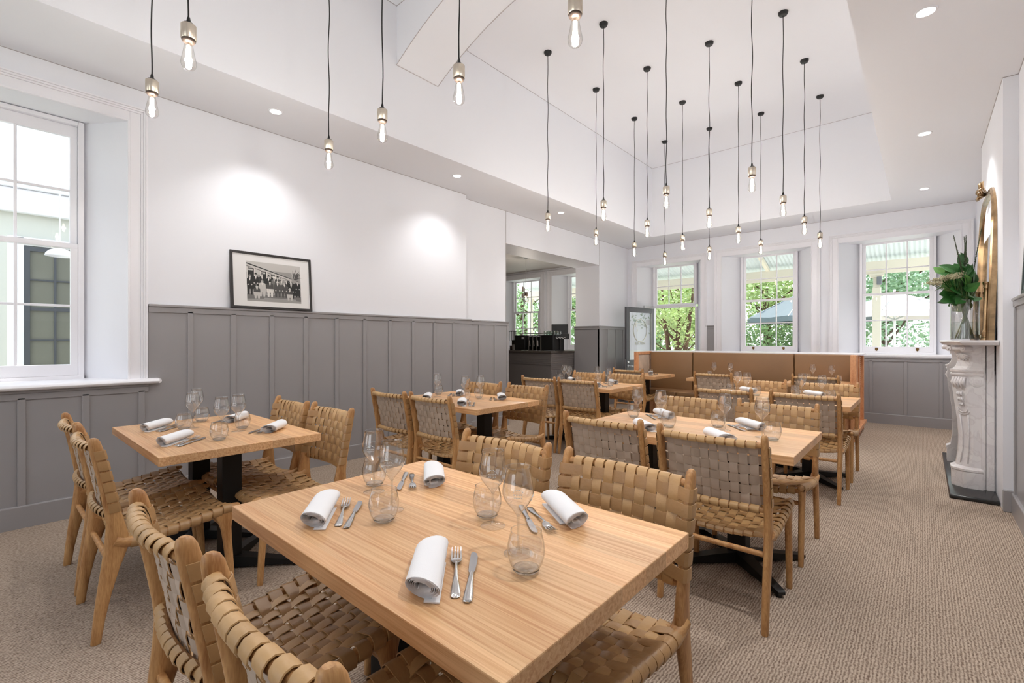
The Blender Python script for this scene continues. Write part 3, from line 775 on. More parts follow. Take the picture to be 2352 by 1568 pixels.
def glasses(t, names, wines, tums):
    for (x, y), w in zip(wines, names): put('wine', x, y, 0, 'clear stemmed wine glass %s on %s' % (w, TN[t]))
    for (x, y), w in zip(tums, names): put('tum', x, y, 0, 'clear stemless water glass %s on %s' % (w, TN[t]))
N4 = ('furthest left', 'second from the left', 'third from the left', 'furthest right')
cover('T1', 'near left', -1.418, .705, .10); cover('T1', 'near right', -.866, .690, -.02); cover('T1', 'far left', -1.448, 1.178, .10, gap=.082); cover('T1', 'far right', -.842, 1.207, .16, gap=.082)
glasses('T1', N4, [(-1.502, .946), (-1.296, .882), (-.96, 1.006), (-.787, .919)], [(-1.566, .989), (-1.233, .811), (-1.019, 1.042), (-.709, .857)])
cover('T2', 'near left', -3.60, .72, .03); cover('T2', 'near right', -3.045, .69); cover('T2', 'far left', -3.55, 1.17); cover('T2', 'far right', -2.99, 1.195)
glasses('T2', N4, [(-3.702, .968), (-3.462, .883), (-3.119, 1.032), (-3.049, .92)], [(-3.676, .99), (-3.443, .832), (-3.203, 1.082), (-2.926, .871)])
cover('T3', 'near left', -3.53, 2.80, cut=False); cover('T3', 'near right', -2.98, 2.74); cover('T3', 'far left', -3.52, 3.20); cover('T3', 'far right', -2.99, 3.25)
glasses('T3', N4, [(-3.60, 2.975), (-3.18, 2.958), (-3.119, 3.097)], [(-3.72, 3.09), (-3.132, 2.918), (-3.20, 3.16)])
cover('T4', 'near left', -1.31, 2.74, cut=False); cover('T4', 'near right', -.86, 2.72, gap=.065); cover('T4', 'far left', -1.40, 3.26); cover('T4', 'far right', -.81, 3.21)
glasses('T4', N4, [(-1.495, 3.03), (-1.29, 2.946), (-.912, 3.015), (-.688, 2.945)], [(-1.558, 3.091), (-1.213, 2.89), (-.978, 3.097), (-.624, 2.889)])
cover('T5', 'near left', -3.55, 4.86, cut=False); cover('T5', 'near right', -2.96, 4.90); cover('T5', 'far left', -3.60, 5.33); cover('T5', 'far right', -2.98, 5.36)
glasses('T5', N4, [(-3.62, 5.18), (-3.42, 5.0), (-3.095, 5.16), (-2.82, 4.95)], [(-3.72, 5.22), (-3.33, 5.08), (-3.15, 5.27), (-2.86, 5.07)])
cover('T7', 'near left', -1.39, 4.95, cut=False); cover('T7', 'near right', -.83, 4.94, cut=False); cover('T7', 'far left', -1.40, 5.45); cover('T7', 'far right', -.80, 5.47)
glasses('T7', N4, [(-1.494, 5.38), (-1.35, 5.18), (-.896, 5.36), (-.714, 5.24)], [(-1.54, 5.30), (-1.25, 5.13), (-.96, 5.42), (-.634, 5.12)])
cover('T6', 'only', -3.37, 7.30, -.35); glasses('T6', ('further left', 'further right'), [], [(-3.49, 7.2), (-3.22, 6.98)])
cover('T9', 'only', -2.36, 7.05); glasses('T9', ('further left', 'further right'), [(-2.36, 7.30), (-2.12, 7.27)], [(-2.41, 7.24)])
cover('T8', 'only', -1.08, 7.08); glasses('T8', ('further left', 'further right'), [(-1.14, 7.60), (-.91, 7.50)], [(-1.18, 7.48), (-.82, 7.31)])

# ------------------------------------------------------------------ pendant lamps
def make_pendant(zt=HT, tip=2.565):
    r = empty('pendant_lamp', cat='pendant lamp', group='bare bulb pendant lamps')
    zb = tip
    bm = NB(); lathe(bm, [(.002, -.034), (.026, -.034), (.036, -.030), (.044, -.016), (.046, 0)], 22, 0, (0, 0, zt), cap0=True); finish(bm, 'ceiling_rose', M_BLKP, r, True)
    bm = NB(); n = 40; zs_ = zb+.232
    tube(bm, [(.0035*sin(k*.55)*min(1, (n-k)/6)*min(1, k/4), .0035*cos(k*.41+1)*min(1, (n-k)/6)*min(1, k/4), zs_+(zt-.03-zs_)*k/n) for k in range(n+1)], .0037, 7)
    finish(bm, 'cord', M_CORD, r, True)
    bm = NB(); lathe(bm, [(.005, .245), (.0075, .236), (.009, .222), (.021, .215), (.022, .207), (.002, .205)], 18, 0, (0, 0, zb)); finish(bm, 'cord_grip', M_BLKP, r, True)
    bm = NB(); lathe(bm, [(.002, .2075), (.029, .2075), (.0315, .205), (.0315, .142), (.0295, .139), (.002, .139)], 28, 0, (0, 0, zb)); finish(bm, 'socket', M_NICKEL, r, True)
    bm = NB(); lathe(bm, [(.002, .140), (.0285, .139), (.0285, .133), (.024, .127), (.0185, .124), (.002, .124)], 24, 0, (0, 0, zb)); finish(bm, 'collar', mat('bronze_ring', (70, 58, 50), .4, .6), r, True)
    bm = NB(); lathe(bm, [(.016, .126), (.0175, .112), (.021, .090), (.0265, .062), (.031, .040), (.0318, .028), (.028, .013), (.019, .003), (.008, -.0005), (.001, -.001)], 24, 0, (0, 0, zb)); b = finish(bm, 'bulb', M_BULB, r, 'all')
    bm = NB()
    for k in range(6):
        a = 2*pi*k/6; c, s = cos(a), sin(a)
        tube(bm, [(c*.005, s*.005, zb+.108), (c*.0125, s*.0125, zb+.022)], .0016, 5)
    lathe(bm, [(.001, .116), (.009, .108), (.0105, .06), (.0105, .025), (.004, .012), (.001, .012)], 12, 0, (0, 0, zb))  # solid bright core added around the wires, shaped as the bulb's glow
    finish(bm, 'filament', M_FIL, b, True)
    return r
lamp_d = bpy.data.lights.new('bulb_light', 'POINT'); lamp_d.energy = BULB_W; lamp_d.color = (1, .98, .975); lamp_d.shadow_soft_size = .016
PR = {.64: ('nearest', (-3.279, -2.573, -1.85, -1.10)), 1.69: ('second', (-3.281, -2.587, -1.864, -1.124)), 4.33: ('third', (-3.256, -2.524, -1.842, -1.09)),
      5.39: ('fourth', (-3.254, -2.535, -1.796, -1.066)), 6.475: ('fifth', (-3.248, -2.52, -1.791, -1.057)), 7.56: ('last', (-3.241, -2.517, -1.783, -1.051))}
PT = {(4.33, 0): .024, (5.39, 2): -.009, (7.56, 0): .03}
pp = None
for yy, (rn, xs) in PR.items():
    for i, x in enumerate(xs):
        on = ['leftmost', 'second from the left', 'third from the left', 'rightmost'][i] if len(xs) == 4 else ['left', 'right'][i]
        lab = 'bare filament bulb pendant, %s in the %s row counted from the camera' % (on, rn)
        if pp is None: pp = make_pendant(); o = pp; pp['label'] = lab; pp.location = (x, yy, 0)
        else: o = dup(pp, (x, yy, 0), random.uniform(0, 6), lab)
        lo_ = bpy.data.objects.new('bulb_light', lamp_d); COL.objects.link(lo_); lo_.location = (x, yy, 2.565+.06)

# ------------------------------------------------------------------ recessed downlights
def make_down():
    r = empty('downlight', cat='downlight', group='recessed ceiling downlights')
    bm = NB(); lathe(bm, [(.046, -.001), (.047, -.005), (.055, -.004), (.058, .0)], 30); finish(bm, 'trim_ring', M_CEIL, r, True)
    bm = NB(); lathe(bm, [(.001, -.0025), (.046, -.0025)], 30); finish(bm, 'lens', M_LENS, r); return r
sp = bpy.data.lights.new('downlight_beam', 'SPOT'); sp.energy = SPOT_W; sp.spot_size = math.radians(112); sp.spot_blend = .75; sp.color = (1, 1, 1); sp.shadow_soft_size = .04
sp_r = sp.copy(); sp_r.energy = SPOT_W*2.6     # the right-hand fittings are aimed at the aisle floor
pd = None
for x, y, lab in ((-4.27, 1.71, 'round recessed downlight above the framed photograph'), (-4.27, 3.84, 'round recessed downlight in the left ceiling band, second from the camera'),
                  (-4.27, 6.02, 'round recessed downlight in the left ceiling band, before the bar opening'), (.015, 3.82, 'round recessed downlight in the right ceiling band, second from the camera'), (.015, 1.58, 'round recessed downlight in the right ceiling band, nearest the camera'), (-4.27, -.42, 'round recessed downlight in the left ceiling band, nearest the camera'),
                  (.015, 6.06, 'round recessed downlight in the right ceiling band, above the mantel'), (.015, 8.25, 'round recessed downlight in the right ceiling band, nearest the back wall')):
    if pd is None: pd = make_down(); pd.location = (x, y, H); pd['label'] = lab
    else: dup(pd, (x, y, H), 0, lab)
    l_ = bpy.data.objects.new('downlight_beam', sp if x < -1 else sp_r); COL.objects.link(l_); l_.location = (x, y, H-.02)

# ------------------------------------------------------------------ framed photograph leaning on the panelling
def frame_photo():
    r = empty('framed_photograph', (-4.676, 1.862, 1.601), 0, 'black framed old black and white group photograph leaning on the grey panelling', 'framed picture')
    r.rotation_euler = (0, math.radians(-4.6), 0)
    w, h = .745, .532; hw = w/2
    bm = NB()
    for a, b in (((-.03, -hw, 0), (0, -hw+.022, h)), ((-.03, hw-.022, 0), (0, hw, h)), ((-.03, -hw+.022, 0), (0, hw-.022, .022)), ((-.03, -hw+.022, h-.022), (0, hw-.022, h))): box(bm, a, b, .0015)
    finish(bm, 'frame', mat('black_frame', (38, 32, 30), .4), r)
    bm = NB(); box(bm, (-.012, -hw+.02, .02), (-.008, hw-.02, h-.02)); finish(bm, 'mount', mat('mount_board', (236, 230, 230), .8), r)
    tones = [mat('photo_tone_%d' % k, (v, int(v*.965), int(v*.95)), .7) for k, v in enumerate((36, 78, 118, 160, 198, 226))]
    bm = NB(); pw, ph = .50, .375; x0 = -.236; z0 = .072; lev = [0]
    def poly(pts, t):
        lev[0] += 1; d = -.0078+lev[0]*2e-6
        quad(bm, [(d, x0+px*pw, z0+pz*ph) for px, pz in pts], t)
    def R(a, b, c, d, t): poly([(a, b), (c, b), (c, d), (a, d)], t)
    def ell(cx, cz, rx, rz, t, n=10): poly([(cx+rx*cos(2*pi*k/n), cz+rz*sin(2*pi*k/n)) for k in range(n)], t)
    R(0, 0, 1, 1, 4); R(0, .16, 1, .80, 3); poly([(0, .72), (0, .98), (.8, .66), (.8, .58)], 4)      # sky, wall, verandah roof
    poly([(0, .93), (0, .96), (.8, .66), (.8, .64)], 0); poly([(0, .87), (0, .885), (.8, .60), (.8, .59)], 1)
    for a, b, zt_ in ((.02, .13, .83), (.25, .35, .77), (.43, .51, .70), (.6, .65, .66), (.70, .76, .60)):
        R(a-.012, .3, b+.012, zt_+.012, 5); R(a, .3, b, zt_, 0); R(a+.01, zt_-.06, b-.02, zt_-.02, 4)
    R(0, 0, 1, .18, 2); poly([(0, 0), (1, 0), (1, .05), (.5, .09), (0, .05)], 3); R(.3, .06, .9, .10, 3)
    rnd = random.Random(4)
    for k in range(46):                          # palm
        a = rnd.uniform(-.2, 3.4); L = rnd.uniform(.15, .34); cx, cz = .86, .62; dx, dz = cos(a)*L*.55, sin(a)*L
        poly([(cx, cz), (cx+dx*.5-.006, cz+dz*.6), (cx+dx, cz+dz), (cx+dx*.5+.006, cz+dz*.5)], rnd.choice((0, 1, 1, 2, 4)))
    R(.82, .2, .99, .52, 0)
    for k in range(26): a_, b_ = rnd.uniform(.76, .98), rnd.uniform(.25, .6); ell(a_, b_, .012, .02, rnd.choice((1, 2, 0)))
    def person(x, top, foot, wd, t, hat=0, sit=False, leg=None):
        h = top-foot; bt_ = foot+h*(.45 if sit else .5)
        poly([(x-wd*.55, bt_), (x+wd*.55, bt_), (x+wd*.5, top-h*.2), (x+wd*.2, top-h*.15), (x-wd*.2, top-h*.15), (x-wd*.5, top-h*.2)], t)
        lt = t if leg is None else leg
        if sit: poly([(x-wd*.55, bt_+.02), (x+wd*.55, bt_+.02), (x+wd*.5, bt_-.07), (x-wd*.5, bt_-.07)], lt)
        poly([(x-wd*.4, foot), (x-wd*.12, foot), (x-wd*.02, bt_), (x-wd*.5, bt_)], lt); poly([(x+wd*.12, foot), (x+wd*.4, foot), (x+wd*.5, bt_), (x+wd*.02, bt_)], lt)
        poly([(x-wd*.14, top-h*.16), (x+wd*.14, top-h*.16), (x, top-h*.32)], 5)
        ell(x, top-h*.09, .019, .034, 4); ell(x, top-h*.045, .03, .010, hat); ell(x, top-h*.02, .018, .022, hat)
        for s in (-1, 1): ell(x+s*wd*.3, bt_-.01 if sit else bt_, .012, .016, 4)
    for x, t_, tp, hh in ((.055, 0, .66, 2), (.16, 0, .71, 0), (.27, 0, .72, 2), (.39, 0, .68, 0), (.49, 2, .66, 5), (.555, 1, .68, 0), (.63, 3, .63, 4), (.72, 0, .61, 3), (.80, 0, .62, 4), (.94, 0, .60, 2)): person(x, tp, .16 if x in (.055, .94) else .2, .10, t_, hh)
    for x, t_, hh, lg in ((.27, 4, 3, 4), (.41, 1, 0, 5), (.55, 1, 5, 1), (.68, 1, 3, 1), (.81, 0, 4, 0)): person(x, .54, .13, .12, t_, hh, True, lg)
    for x in (.175, .78): person(x, .38, .07, .11, 1, 4, True, 4)
    bm.normal_update(); finish(bm, 'photo_print', tones, r)
    bm = NB(); quad(bm, [(-.004, -hw+.02, .02), (-.004, hw-.02, .02), (-.004, hw-.02, h-.02), (-.004, -hw+.02, h-.02)]); finish(bm, 'glazing', M_PANE, r)
frame_photo()
r = empty('framed_picture', (.510, 4.45, 1.6205), 0, 'dark framed picture leaning on the grey panelling at the right edge', 'framed picture'); r.rotation_euler = (0, math.radians(2.5), 0)
bm = NB()
for a, b in (((0, -.3, 0), (.02, -.27, .5)), ((0, .27, 0), (.02, .3, .5)), ((0, -.27, 0), (.02, .27, .03)), ((0, -.27, .47), (.02, .27, .5))): box(bm, a, b, .002)
finish(bm, 'frame', mat('dark_green_frame', (52, 62, 62), .4), r)
bm = NB(); box(bm, (.008, -.27, .03), (.012, .27, .47)); finish(bm, 'print', mat('picture_print', (150, 160, 158), .7), r)

# ------------------------------------------------------------------ banquette
def banquette():
    r = empty('banquette', (0, 0, 0), 0, 'long brown leather banquette with timber ends under the back windows', 'banquette')
    zt = 1.115
    bm = NB(); box(bm, (-3.66, 7.93, 0), (-.70, 8.60, 1.09)); finish(bm, 'carcass', M_OAK, r)
    for a, b in ((-3.635, -2.895), (-2.885, -1.42), (-1.41, -.695)):
        bm = NB(); box(bm, (a, 7.86, .44), (b, 7.94, zt-.008), .014, seg=3); finish(bm, 'back_cushion', M_BANQ, r, True)
    for a, b in ((-3.635, -3.0), (-2.992, -1.9), (-1.892, -.695)):
        bm = NB(); box(bm, (a, 7.40, .395), (b, 7.90, .475), .022, seg=3); c = finish(bm, 'seat_cushion', M_BANQ, r, True)
        bm = NB(); tube(bm, [(a+.02, 7.405, .472), (b-.02, 7.405, .472)], .005, 6); finish(bm, 'piping', mat('piping', (176, 140, 96), .4), c)
    bm = NB(); box(bm, (-3.64, 7.46, .08), (-.70, 7.86, .40)); box(bm, (-3.64, 7.50, 0), (-.70, 7.86, .08)); finish(bm, 'seat_base', M_OAK, r)
    bm = NB()                                   # left wing: timber frame with an inset leather panel
    box(bm, (-3.70, 7.36, 0), (-3.64, 7.415, zt), .003); box(bm, (-3.70, 7.415, zt-.05), (-3.64, 7.93, zt), .003); box(bm, (-3.70, 7.415, 0), (-3.665, 7.93, zt-.05))
    finish(bm, 'left_end', M_OAK, r)
    bm = NB(); box(bm, (-3.668, 7.42, .44), (-3.645, 7.86, zt-.055), .01); finish(bm, 'wing_cushion', M_SUEDE, r, True)
    bm = NB(); box(bm, (-.70, 7.40, 0), (-.635, 7.56, zt), .003)
    finish(bm, 'right_end', M_OAK, r)
    for y in (7.98, 8.56):
        bm = NB(); box(bm, (-.72, y, 0), (-.65, y+.07, zt-.03), .003); finish(bm, 'end_post', M_OAK, r)
    bm = NB(); box(bm, (-.72, 7.56, .10), (-.62, 8.66, .14), .003); box(bm, (-.70, 7.56, 0), (-.66, 8.64, .10)); finish(bm, 'base_rail', M_OAK, r)
    bm = NB()
    for k in range(14): z = 1.05-k*.03; box(bm, (-.70, 7.56, z), (-.685, 8.6, z+.012))
    finish(bm, 'louvres', M_OAK, r)
    bm = NB(); box(bm, (-3.70, 7.935, zt-.012), (-.63, 8.70, zt+.006), .003); finish(bm, 'white_ledge', M_TRIM, r)
banquette()

# ------------------------------------------------------------------ fireplace
def fireplace():
    r = empty('fireplace', (0, 0, 0), 0, 'carved white marble fireplace surround with a dark hearth slab', 'fireplace')
    bm = NB(); box(bm, (.165, 5.29, 0), (.459, 7.23, .036), .012, seg=3); finish(bm, 'hearth', mat('black_slate', (38, 38, 38), .22), r, True)
    # shelf with a serpentine front
    bm = NB(); n = 24; fr = []
    for k in range(n+1):
        y = 5.36+(7.16-5.36)*k/n; t = (y-6.26)/.9
        fr.append((.135+.045*cos(t*pi*1.0)*-1*.5+.02+.03*abs(t)**6*2, y))
    def ringz(off, z): return [Vector((.459, 5.36-off*0, z))]+[Vector((x-off, min(max(y, 5.36-off), 7.16+off)+(-off if k == 0 else off if k == n else 0), z)) for k, (x, y) in enumerate(fr)]+[Vector((.459, 7.16, z))]
    rings(bm, [ringz(-.03, 1.262), ringz(-.012, 1.266), ringz(-.008, 1.274), ringz(-.004, 1.279), ringz(.004, 1.284), ringz(.008, 1.292), ringz(.006, 1.300), ringz(0, 1.305)])
    bmesh.ops.recalc_face_normals(bm, faces=bm.faces[:]); finish(bm, 'mantel_shelf', M_MARBLE, r, True)
    # frieze and back panels
    bm = NB(); box(bm, (.30, 5.62, 1.02), (.459, 6.90, 1.265)); finish(bm, 'frieze', M_MARBLE, r)
    bm = NB(); box(bm, (.385, 5.62, .036), (.459, 5.80, 1.262)); box(bm, (.375, 5.60, .036), (.40, 5.622, 1.262), .003); box(bm, (.405, 5.606, .036), (.452, 5.621, 1.262), .002); finish(bm, 'side_slab', M_MARBLE, r)
    bm = NB(); box(bm, (.385, 6.74, .036), (.459, 6.92, 1.262)); finish(bm, 'far_side_slab', M_MARBLE, r)
    bm = NB(); box(bm, (.40, 5.80, .036), (.459, 6.74, 1.02)); finish(bm, 'fire_opening', mat('soot_black', (20, 19, 18), .9), r)
    prof = [(.036, -.012), (.165, -.012), (.175, -.006), (.180, -.018), (.196, -.018), (.202, -.004), (.215, .016), (.32, .030), (.46, .034), (.60, .026), (.74, .010), (.86, -.004), (.95, -.010), (.99, -.006),
            (1.0, -.016), (1.012, -.020), (1.022, -.010), (1.034, -.022), (1.048, -.024), (1.054, -.002), (1.08, .018), (1.12, .030), (1.16, .026), (1.20, .008), (1.215, -.006), (1.24, -.010), (1.262, -.012)]
    for mir, nm in ((1, 'near_pilaster'), (-1, 'far_pilaster')):
        bm = NB(); rs = []
        for z, d in prof:
            fx = .205+d; py = 5.595+d*.6
            pts = [(.385, 5.80), (fx, 5.80), (fx, py+.085), (fx+.02, py+.06), (fx+.075, py+.006), (fx+.09, py), (.385, py)]
            rs.append([Vector((x, y if mir > 0 else 12.53-y, z)) for x, y in pts])
        rings(bm, rs); bmesh.ops.recalc_face_normals(bm, faces=bm.faces[:])
        pil = finish(bm, nm, M_MARBLE, r)
        Yc = lambda y: y if mir > 0 else 12.53-y
        # carved ornament on the canted face: normal (-.68,-.73)
        def on(s, z, d):           # s along the canted face (to the right seen from the front), d outward
            pz = [p for p in prof]; off = 0
            for (za, da), (zb_, db) in zip(prof, prof[1:]):
                if z <= zb_: off = da+(db-da)*(z-za)/(zb_-za); break
            fx = .205+off; py = 5.595+off*.6
            cx, cy = fx+.0475, py+.033; t = Vector((.055, -.054, 0)).normalized(); nrm = Vector((-.7, -.714, 0)).normalized()
            p = Vector((cx, cy, z))+t*s*1.15+nrm*d*1.5; return Vector((p.x, Yc(p.y), p.z))
        bm = NB()
        for k in range(7):         # scallop shell
            a = math.radians(-155+k*22)*-1; a = math.radians(200+k*23.3)
            e = (cos(a)*.050, sin(a)*.060)
            tube(bm, [on(0, 1.19, .012), on(e[0]*.55, 1.19+e[1]*.55, .020), on(e[0], 1.19+e[1], .012)], [.005, .010, .006], 7)
        finish(bm, 'carved_shell', M_MARBLE, pil, 'all'); bm = NB()
        for s in (-.052, .052): tube(bm, [on(s, 1.232, -.02), on(s, 1.232, .030)], [.024, .022], 14); tube(bm, [on(s, 1.232, .03), on(s, 1.232, .036)], [.012, .010], 12)
        tube(bm, [on(-.05, 1.232, .012), on(.05, 1.232, .012)], .017, 10)
        finish(bm, 'carved_scroll', M_MARBLE, pil, True); bm = NB()
        for k in range(5):         # drapery fringe under the necking
            s = -.04+.02*k; tube(bm, [on(s, .985, .006), on(s, .94, .016), on(s, .895-.012*(k % 2), .006)], [.008, .012, .004], 8)
        finish(bm, 'carved_fringe', M_MARBLE, pil, 'all'); bm = NB()
        for z, sc_ in ((.86, 1), (.81, .85), (.765, .7)):   # bell-flower drop
            for s in (-.013, 0, .013): tube(bm, [on(s*sc_, z, .008), on(s*1.2*sc_, z-.022*sc_, .014), on(s*1.5*sc_, z-.038*sc_, .004)], [.006*sc_, .009*sc_, .003], 7)
        finish(bm, 'carved_flower_drop', M_MARBLE, pil, 'all'); bm = NB()
        tube(bm, [on(.036*cos(math.radians(a)), .725+.045*sin(math.radians(a)), .004) for a in range(180, 361, 20)], .004, 6)
        tube(bm, [on(.046*cos(math.radians(a)), .705+.045*sin(math.radians(a)), .003) for a in range(190, 351, 20)], .003, 6)
        for s in (-.03, .03): tube(bm, [on(s, .66, .001), on(s*.8, .5, .004), on(s*.7, .36, .004), on(s*.9, .24, .001)], .005, 6)
        finish(bm, 'carved_flutes', M_MARBLE, pil, 'all')
        bm = NB(); yy = Yc(5.59)   # volute on the side
        q = -1 if mir > 0 else 1
        for rr_, dd in ((.045, .004), (.032, .010), (.018, .014)): tube(bm, [(.345, yy+(.01*-q), .955), (.345, yy+q*dd, .955)], rr_, 20)
        finish(bm, 'volute', M_MARBLE, pil, True)
fireplace()

# ------------------------------------------------------------------ gilt arched mirror on the mantel
def mirror():
    r = empty('overmantel_mirror', (.405, 6.13, 1.3055), 0, 'tall arched gilt mirror with carved crest standing on the mantel', 'mirror')
    r.rotation_euler = (0, math.radians(1.6), 0)
    def path(w, h, rad, n=12):
        p = [(-w, 0)]
        for k in range(n+1): a = pi-pi/2*k/n; p.append((-w+rad+rad*cos(a), h-rad+rad*sin(a)))
        for k in range(n+1): a = pi/2-pi/2*k/n; p.append((w-rad+rad*cos(a), h-rad+rad*sin(a)))
        p.append((w, 0)); return p
    W_, Hh = .61, 1.34
    bm = NB(); secs = [(0, 0), (0, .034), (.012, .046), (.024, .040), (.034, .030), (.046, .040), (.058, .034), (.066, .018), (.074, .006)]
    rs = []
    for off, d in secs:
        rs.append([Vector((-d+.04, y, z)) for y, z in path(W_-off, Hh-off, .36)])
    vr = [[bm.verts.new(p) for p in q] for q in rs]
    for a, b in zip(vr, vr[1:]):
        for i in range(len(a)-1): bm.faces.new([a[i], a[i+1], b[i+1], b[i]])
    box(bm, (.006, -W_+.08, .002), (.034, W_-.08, .05), .004)
    finish(bm, 'frame', M_GILT, r, True)
    bm = NB(); g = path(W_-.07, Hh-.07, .36); quad(bm, [Vector((.030, y, z)) for y, z in g]); finish(bm, 'mirror_glass', M_MIRROR, r)
    bm = NB(); g = path(W_-.002, Hh-.002, .36); rings(bm, [[Vector((.041, y, z)) for y, z in g], [Vector((.047, y, z)) for y, z in g]]); bmesh.ops.recalc_face_normals(bm, faces=bm.faces[:]); finish(bm, 'backboard', M_BLKP, r)
    bm = NB(); rnd = random.Random(2)            # acanthus crest
    for k in range(17):
        a = math.radians(-20+k*13.7); L = .085+.03*sin(k*1.9)
        c = Vector((.0, 0, Hh+.01)); e = Vector((-.035-.02*rnd.random(), cos(a)*L*1.2, sin(a)*L))
        tube(bm, [c, c+e*.5+Vector((-.015, 0, 0)), c+e, c+e*1.12+Vector((.012, 0, .004))], [.012, .018, .012, .003], 7)
    tube(bm, [(-.02, -.03, Hh), (-.045, 0, Hh+.03), (-.02, .03, Hh)], [.02, .03, .02], 8)
    finish(bm, 'crest', M_GILT, r, 'all')
    for s in (-1, 1):
        y = s*(W_-.055)
        bm = NB(); lathe(bm, [(.001, 0), (.030, 0), (.030, .018), (.024, .024), (.024, .06), (.027, .066), (.021, .074), (.017, .09), (.016, .40), (.018, .43), (.023, .445), (.020, .455), (.028, .475), (.028, .488), (.001, .49)], 16, 0, (-.012, y, 0))
        finish(bm, 'colonette', M_GILT, r, True)
mirror()

# ------------------------------------------------------------------ vase with flowers
def vase():
    vx, vy, vz = .28, 5.74, 1.3055
    r = empty('glass_vase', (vx, vy, vz), 0, 'tall clear glass cylinder vase half filled with water on the mantel', 'vase')
    bm = NB(); lathe(bm, [(.001, .001), (.088, .001), (.0945, .006), (.095, .02), (.095, .355), (.0935, .358), (.092, .355), (.0915, .02), (.086, .012), (.001, .012)], 36); finish(bm, 'glass_wall', M_GLASS, r, 'all')
    bm = NB(); lathe(bm, [(.001, .0135), (.0905, .0135), (.0905, .160), (.001, .160)], 36); finish(bm, 'water', M_WATER, r, True)
    f = empty('flower_arrangement', (vx, vy, vz+.0135), 0, 'bunch of dark green leaves, tall seed spikes and a pale flower in the vase', 'flowers')
    rnd = random.Random(11)
    R_ = Vector((.751, .660, 0)); F_ = Vector((-.660, .751, 0)); Uz = Vector((0, 0, 1))
    def W(px, pz, dep=0): v = R_*px+F_*dep+Uz*pz; return v
    bm = NB()
    for k in range(16):
        a = rnd.uniform(0, 2*pi); q = rnd.uniform(.02, .075)
        b = W(cos(a)*q, .003, sin(a)*q); t = W(-cos(a)*.05, .36, -sin(a)*.05); u_ = W(-cos(a)*.10, .48, -sin(a)*.09)
        tube(bm, [b, b*.6+t*.4+Vector((rnd.uniform(-.01, .01), rnd.uniform(-.01, .01), 0)), t, u_], [.0055, .005, .005, .003], 7)
    finish(bm, 'stems', mat('stem_green', (92, 118, 60), .5, noise=(20, .2)), f, 'all')
    M_L = mat('leaf_green', (60, 118, 56), .38, noise=(12, .3)); M_L2 = mat('leaf_light', (92, 142, 66), .42, noise=(14, .25))
    def leaf(bm, base, d, L, wd, nrm, curl=.25):
        d = d.normalized(); s = d.cross(nrm).normalized(); n_ = s.cross(d).normalized()
        C = []; nseg = 7
        for k in range(nseg+1):
            t = k/nseg; w = wd*sin(pi*min(1, t**.75*1.0))**.8*(1 if t < 1 else 0)
            p = base+d*L*t-n_*curl*L*t*t
            C.append((p, w*.5, p+n_*0))
        for k in range(nseg):
            (p, w, _), (q, v, _) = C[k], C[k+1]
            up = n_*.18
            for sg in (-1, 1):
                a = p; b = p+s*sg*w+up*w; c = q+s*sg*v+up*v; e = q
                P = [a, b, c, e] if sg > 0 else [a, e, c, b]
                try: quad(bm, P)
                except ValueError: pass
    for nm, m_, cnt, sd in (('leaves', M_L, 96, 5), ('pale_leaves', M_L2, 60, 9)):
        bm = NB(); rn = random.Random(sd)
        for k in range(cnt):
            px = rn.gauss(.04, .11); pz = rn.gauss(.505, .085); pz = max(.37, min(.70, pz)); px = max(-.17, min(.18, px)); dp = rn.gauss(0, .065)+max(0, px)*.7; dp = max(-.12, min(.16, dp))
            base = W(px*.6, pz-.05, dp*.6); d = W(px+rn.uniform(-.12, .12), (pz-.42)*.8+rn.uniform(-.12, .12), dp+rn.uniform(-.10, .06))
            if (base+d.normalized()*.15).x+vx > .385: continue
            leaf(bm, base, d, rn.uniform(.085, .14), rn.uniform(.07, .11), (Uz*rn.uniform(-.1, .9)-F_*rn.uniform(.6, 1.6)+R_*rn.gauss(0, .5)), rn.uniform(.05, .4))
        finish(bm, nm, m_, f, 'all')
    M_SP = mat('seed_spike', (62, 74, 46), .7)
    for x0_, x1_, z1_, dd in ((-.03, -.088, .80, -.02), (-.02, -.062, .885, .03), (-.01, -.04, .86, -.04), (0, .012, .83, 0), (.012, .018, .825, .02), (.02, .035, .885, .03), (.04, .085, .93, -.05), (-.05, -.105, .655, -.07), (.03, .03, .74, .04)):
        bm = NB(); P0, P1 = W(x0_, .46, dd*.4), W(x1_*1.15, z1_+.035, dd); mid = (P0+P1)/2+R_*(.018 if x1_ < 0 else -.006)
        pts = [P0.lerp(mid, t/8) if t <= 8 else mid.lerp(P1, (t-8)/8) for t in range(17)]
        tube(bm, pts, [.0028]*9+[.0024]*8, 6)
        for k in range(60):
            t = .42+.56*k/60; i = t*16; a_ = pts[int(i)].lerp(pts[min(16, int(i)+1)], i-int(i)); an = k*2.4; rr_ = .0050*(1.15-t*.5)
            o = (R_*cos(an)+F_*sin(an))*rr_
            t_ = bmesh.new(); bmesh.ops.create_icosphere(t_, subdivisions=1, radius=.0038*(1.2-t*.5)); merge(bm, t_, 0, Matrix.Translation(a_+o))
        finish(bm, 'seed_spike', M_SP, f)
    # pale umbel flower head at the left
    bm = NB(); c0 = W(-.10, .40, -.03); rn = random.Random(3)
    heads = []
    for k in range(26):
        px = -.33+.25*rn.random(); q = (px+.33)/.25
        e = W(px, .47+.075*sin(q*pi*.55)+rn.uniform(-.025, .01), rn.uniform(-.10, .04)); heads.append(e)
        tube(bm, [c0, c0.lerp(e, .5)+Vector((0, 0, -.012)), e], [.003, .0018, .0014], 5)
    finish(bm, 'umbel_stalks', mat('stem_green'), f, 'all')
    bm = NB()
